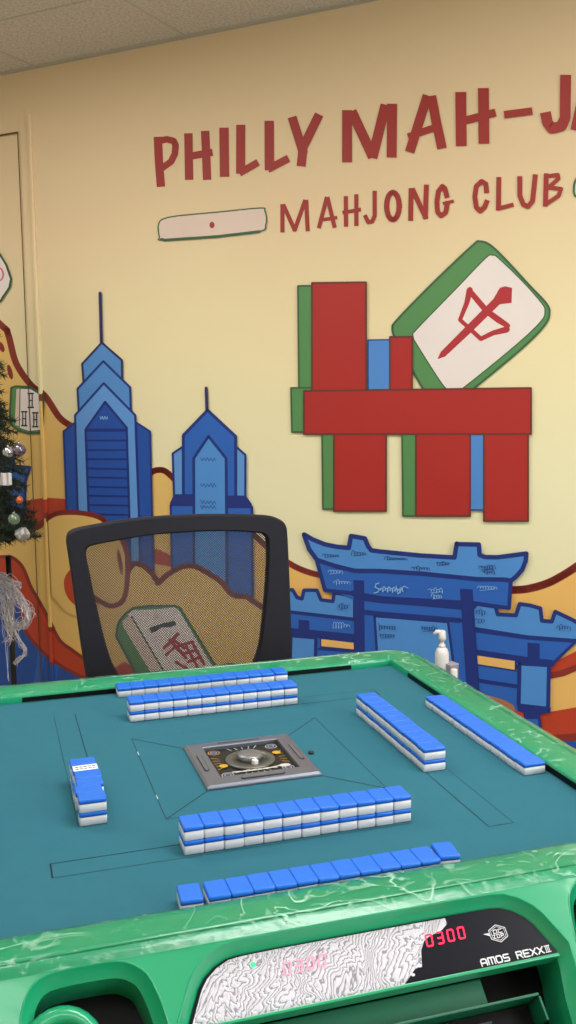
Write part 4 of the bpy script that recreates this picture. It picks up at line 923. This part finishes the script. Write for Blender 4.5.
for k in range(5):
    a = 2 * PI * k / 5 + 0.3; bm = bmesh.new(); tube(bm, [(0.03 * math.cos(a), 0.03 * math.sin(a), 0.12), (0.16 * math.cos(a), 0.16 * math.sin(a), 0.10), (0.25 * math.cos(a), 0.25 * math.sin(a), 0.075)], [0.026, 0.022, 0.015], 8)
    leg = link('leg', bm, cb, chair)
    bm = bmesh.new(); M = Matrix.Translation((0.25 * math.cos(a), 0.25 * math.sin(a), 0.028)) @ Matrix.Rotation(a, 4, 'Z') @ Matrix.Rotation(PI / 2, 4, 'X')
    for zo in (-0.022, 0.008): lathe(bm, [(0.02, zo), (0.028, zo + 0.003), (0.028, zo + 0.011), (0.02, zo + 0.014)], 18, M=M)
    link('caster', bm, cb, leg)

# ------------------------------------------------------------------ decorated tree on a black pole, at the left edge
def at_n(px, py, nd):                        # point on the vertical plane nd metres before the mural wall
    d = ray(px, py); return CO + d * ((WN - nd - CO.dot(NW)) / d.dot(NW))
tb = at_n(-26, 555, 0.42); tree_x, tree_y, tree_z = tb.x, tb.y, tb.z
tree = empty('christmas_tree', (tree_x, tree_y, 0)); tag(tree, 'artificial dark green fir tree on a black pole at the left picture edge', 'christmas tree')
needle = mat('fir_needles', (38, 52, 36), 0.7, var=0.35, scale=40); bark = mat('tree_stem_brown', (60, 44, 30), 0.9)
Ht = 1.15
bm = bmesh.new(); tube(bm, [(0, 0, tree_z - 0.05), (0, 0, tree_z + Ht)], [0.016, 0.005], 8); link('trunk', bm, bark, tree)
bm = bmesh.new(); bmb = bmesh.new(); rnd = random.Random(3)
tips = []
for lvl in range(38):
    f = lvl / 37; z = tree_z + 0.03 + f * (Ht - 0.08); R0 = 0.180 * (1 - f) ** 0.85 + 0.02
    nb = max(6, int(21 * (1 - f * 0.6)))
    for k in range(nb):
        a = 2 * PI * (k + rnd.random() * 0.8) / nb + lvl * 0.7; L = R0 * rnd.uniform(0.75, 1.12); dz = (-0.02 if lvl > 2 else 0.03) - 0.045 * (1 - f) * rnd.uniform(0.2, 1.0) * (0.3 if lvl < 4 else 1)
        p0 = Vector((0, 0, z + 0.03)); p1 = Vector((L * math.cos(a), L * math.sin(a), z + dz)); tips.append(p1)
        tube(bmb, [p0, p1], 0.002, 4, caps=False)
        nn = int(110 * L / 0.2) + 20; ax = (p1 - p0).normalized(); sd = ax.cross(Vector((0, 0, 1))).normalized(); up = sd.cross(ax)
        for q in range(nn):
            t = 0.2 + 0.82 * q / nn; b0 = p0.lerp(p1, t); th = rnd.random() * 2 * PI
            dr_ = (ax * rnd.uniform(0.25, 0.8) + (sd * math.cos(th) + up * math.sin(th)) * 0.8).normalized(); ln = rnd.uniform(0.018, 0.034); w = dr_.cross(Vector((0.3, 0.5, 0.8))).normalized() * 0.0016; w2 = dr_.cross(w).normalized() * 0.0016
            e = b0 + dr_ * ln
            v = [bm.verts.new(b0 + w), bm.verts.new(b0 - w * 0.5 + w2), bm.verts.new(b0 - w * 0.5 - w2), bm.verts.new(e)]
            for tri in ((0, 1, 3), (1, 2, 3), (2, 0, 3)): bm.faces.new([v[i] for i in tri])
link('foliage', bm, needle, tree); link('branch_wire', bmb, bark, tree)
bm = bmesh.new(); tube(bm, [(0.0, 0.0, 0.05), (0.0, 0, tree_z)], 0.014, 10)
pole = link('pole', bm, mat('pole_black', (14, 14, 16), 0.4), tree)
# the visible black upright beneath the foliage
pp = at_n(12, 640, 0.30); q_ = pp - Vector((tree_x, tree_y, 0))
bm = bmesh.new(); tube(bm, [(q_.x, q_.y, 0.05), (q_.x, q_.y, tree_z - 0.02)], 0.0095, 10); link('support_post', bm, MATS['pole_black'], tree)
bm = bmesh.new(); lathe(bm, [(0.17, 0.0), (0.17, 0.012), (0.03, 0.03), (0.016, 0.06)], 28, (q_.x / 2, q_.y / 2, 0)); link('base', bm, MATS['pole_black'], tree)
chrome = mat('silver_bauble', (196, 198, 206), 0.12, metal=0.95); smoke = mat('smoky_bauble', (120, 110, 122), 0.15, metal=0.7, coat=0.5)
def bauble(px, py, r, m, label, nd=0.50, grp=None):
    c_ = at_n(px, py, nd); o = empty('bauble', c_); tag(o, label, 'christmas ornament', grp)
    bm = bmesh.new(); lathe(bm, [(r * math.sin(PI * k / 14) + 1e-5, -r * math.cos(PI * k / 14)) for k in range(15)], 24); link('ball', bm, m, o)
    bm = bmesh.new(); lathe(bm, [(r * 0.22, r * 0.93), (r * 0.22, r * 1.12), (r * 0.16, r * 1.15)], 12); cp_ = link('cap', bm, chrome, o)
    bm = bmesh.new(); tube(bm, [(r * 0.12 * math.cos(a * PI / 6), 0, r * 1.2 + r * 0.12 * math.sin(a * PI / 6)) for a in range(12)], r * 0.025, 5, closed=True); link('loop', bm, chrome, cp_)
bauble(19, 450, 0.0205, smoke, 'smoky silver bauble on the tree, right one of the upper pair')
bauble(8, 452, 0.017, chrome, 'bright silver bauble on the tree, left one of the upper pair', 0.53)
bauble(19.5, 500, 0.011, mat('copper_bauble', (214, 110, 60), 0.3, metal=0.4), 'small copper orange bauble on the tree', 0.53)
bauble(14, 519, 0.018, mat('sage_glass', (120, 140, 120), 0.15, metal=0.4, coat=0.5), 'sage green glass bauble in the lower tree branches', 0.53)
# faceted glittering ball
c_ = at_n(22, 534, 0.52); bm = bmesh.new(); bmesh.ops.create_icosphere(bm, subdivisions=2, radius=0.022)
for v in bm.verts: v.co *= random.Random(v.index).uniform(0.82, 1.15)
o = link('faceted_bauble', bm, mat('glitter_glass', (190, 190, 190), 0.18, metal=0.6, var=0.5, scale=60), None, loc=c_); tag(o, 'faceted glittering bauble lowest on the right of the tree', 'christmas ornament')
# silver gift box ornament
c_ = at_n(5.5, 479, 0.58); o = empty('gift_box_ornament', c_, 0.4); tag(o, 'small silver wrapped gift box ornament on the tree', 'christmas ornament')
bm = bmesh.new(); box(bm, -0.014, 0.014, -0.014, 0.014, -0.018, 0.018); link('box', bm, mat('silver_wrap', (214, 208, 214), 0.3, metal=0.35), o, bevel=0.002)
bm = bmesh.new(); box(bm, -0.003, 0.003, -0.0145, 0.0145, -0.0185, 0.0185); box(bm, -0.0145, 0.0145, -0.003, 0.003, -0.0185, 0.0185); link('ribbon', bm, chrome, o)

# silver net ribbon hanging below the tree
rb = empty('silver_ribbon', at_n(14, 580, 0.36)); tag(rb, 'crumpled silver net ribbon and tinsel hanging below the tree', 'ribbon')
silv = mat('tinsel_silver', (225, 220, 226), 0.25, metal=0.35, var=0.3, scale=90)
rnd = random.Random(11)
def strand(path, r, n, wob, name):
    bm = bmesh.new()
    for _ in range(n):
        off = [(rnd.gauss(0, wob), rnd.gauss(0, wob), rnd.uniform(-0.02, 0.02)) for _ in path]
        pts = [at_n(x + o_[0], y + o_[1], 0.34 + o_[2]) - rb.location for (x, y), o_ in zip(path, off)]
        pts = spline([tuple(p_) for p_ in pts], 5)
        tube(bm, pts, r, 4, caps=False)
    return link(name, bm, silv, rb)
strand([(-14, 574), (0, 582), (10, 585), (17, 596), (24, 605), (29, 614), (25, 623), (14, 626), (9, 615), (12, 600), (8, 588)], 0.0011, 26, 2.6, 'net_loop')
strand([(-10, 580), (-2, 592), (4, 600), (2, 612), (7, 625), (12, 636), (10, 642)], 0.0011, 14, 2.4, 'net_tail')
strand([(12, 626), (16, 634), (21, 644), (26, 651), (22, 656), (18, 660), (15, 663)], 0.0011, 13, 1.7, 'tassel')
strand([(6, 582), (4, 600), (2, 620), (4, 635), (7, 648), (8, 680)], 0.0010, 2, 0.8, 'string')
strand([(-12, 572), (2, 576), (10, 580), (20, 586), (12, 590)], 0.0012, 12, 2.2, 'net_loop')
# wide shiny net band
bm = bmesh.new(); pth = [at_n(x, y, 0.35 + dn) - rb.location for x, y, dn in ((-12, 578, 0), (0, 590, 0.02), (12, 588, -0.02), (20, 602, 0.0), (28, 616, 0.02), (18, 625, -0.01), (10, 618, 0.01))]
prs = []
for i, p_ in enumerate(spline([tuple(x) for x in pth], 6)):
    p_ = Vector(p_); w_ = Vector((0.004 * math.sin(i), 0.012, 0.014 + 0.004 * math.sin(i * 1.7))); prs.append([bm.verts.new(p_ - w_ + Vector((0, 0, 0))), bm.verts.new(p_ + Vector((0.004 * math.sin(i * 2.1), 0, 0))), bm.verts.new(p_ + w_)])
for a, b in zip(prs, prs[1:]):
    bm.faces.new((a[0], b[0], b[1], a[1])); bm.faces.new((a[1], b[1], b[2], a[2]))
bm2 = link('net_band', bm, silv, rb); md = bm2.modifiers.new('wire', 'WIREFRAME'); md.thickness = 0.0018

# ------------------------------------------------------------------ side table, pump bottle and box behind the far right corner
bt = CO + ray(442, 650) * ((0.64 - CO.y) / ray(442, 650).y)
st = empty('side_table', (bt.x + 0.02, bt.y + 0.03, 0)); tag(st, 'small black side table hidden behind the far corner of the mahjong table', 'side table')
SH = bt.z - 0.125
bm = bmesh.new(); lathe(bm, [(0.105, SH - 0.02), (0.11, SH - 0.016), (0.11, SH - 0.003), (0.107, SH)], 36); link('top', bm, black, st)
bm = bmesh.new(); tube(bm, [(0, 0, 0.02), (0, 0, SH - 0.018)], 0.016, 12); link('column', bm, black, st)
bm = bmesh.new(); lathe(bm, [(0.12, 0), (0.12, 0.01), (0.02, 0.025)], 30); link('base', bm, black, st)
pb = empty('pump_bottle', (bt.x, bt.y, SH)); tag(pb, 'white foam pump bottle behind the far corner of the green rail', 'bottle')
wh = mat('bottle_white', (226, 218, 220), 0.35, coat=0.2)
zb = bt.z - SH
bm = bmesh.new(); lathe(bm, [(0.0145, 0), (0.0165, 0.004), (0.0165, zb - 0.012), (0.0155, zb - 0.004), (0.0125, zb + 0.003), (0.0075, zb + 0.007)], 28); link('body', bm, wh, pb)
bm = bmesh.new(); lathe(bm, [(0.0080, zb + 0.006), (0.0080, zb + 0.013), (0.005, zb + 0.015), (0.0045, zb + 0.026)], 20); link('collar', bm, wh, pb)
bm = bmesh.new(); lathe(bm, [(0.0085, zb + 0.024), (0.0095, zb + 0.030), (0.0085, zb + 0.044), (0.005, zb + 0.048)], 20); tube(bm, [(0.0, 0, zb + 0.043), (-0.012, 0.004, zb + 0.045), (-0.018, 0.006, zb + 0.038)], [0.0055, 0.005, 0.0045], 8); link('pump_head', bm, wh, pb)
b2 = CO + ray(450, 666) * ((0.625 - CO.y) / ray(450, 666).y)
bx_ = empty('small_box', (b2.x + 0.002, b2.y, SH), 0.2); tag(bx_, 'small mauve grey box beside the white pump bottle', 'box')
bm = bmesh.new(); box(bm, -0.012, 0.014, -0.012, 0.012, 0, b2.z - SH + 0.005); link('carton', bm, mat('mauve_grey', (146, 138, 152), 0.6), bx_, bevel=0.001)
bm = bmesh.new(); box(bm, -0.0125, 0.0145, -0.0125, 0.0125, b2.z - SH + 0.003, b2.z - SH + 0.007); link('lid', bm, mat('mauve_light', (164, 156, 168), 0.6), bx_, bevel=0.001)
b3 = CO + ray(454, 671) * ((0.595 - CO.y) / ray(454, 671).y)
bm = bmesh.new(); lathe(bm, [(0.007, 0), (0.008, 0.002), (0.008, b3.z - SH + 0.002), (0.0072, b3.z - SH + 0.0045), (0.004, b3.z - SH + 0.0055)], 20)
o = link('white_vial', bm, wh, None, loc=(b3.x, b3.y, SH)); tag(o, 'small white capped vial right of the pump bottle', 'vial')
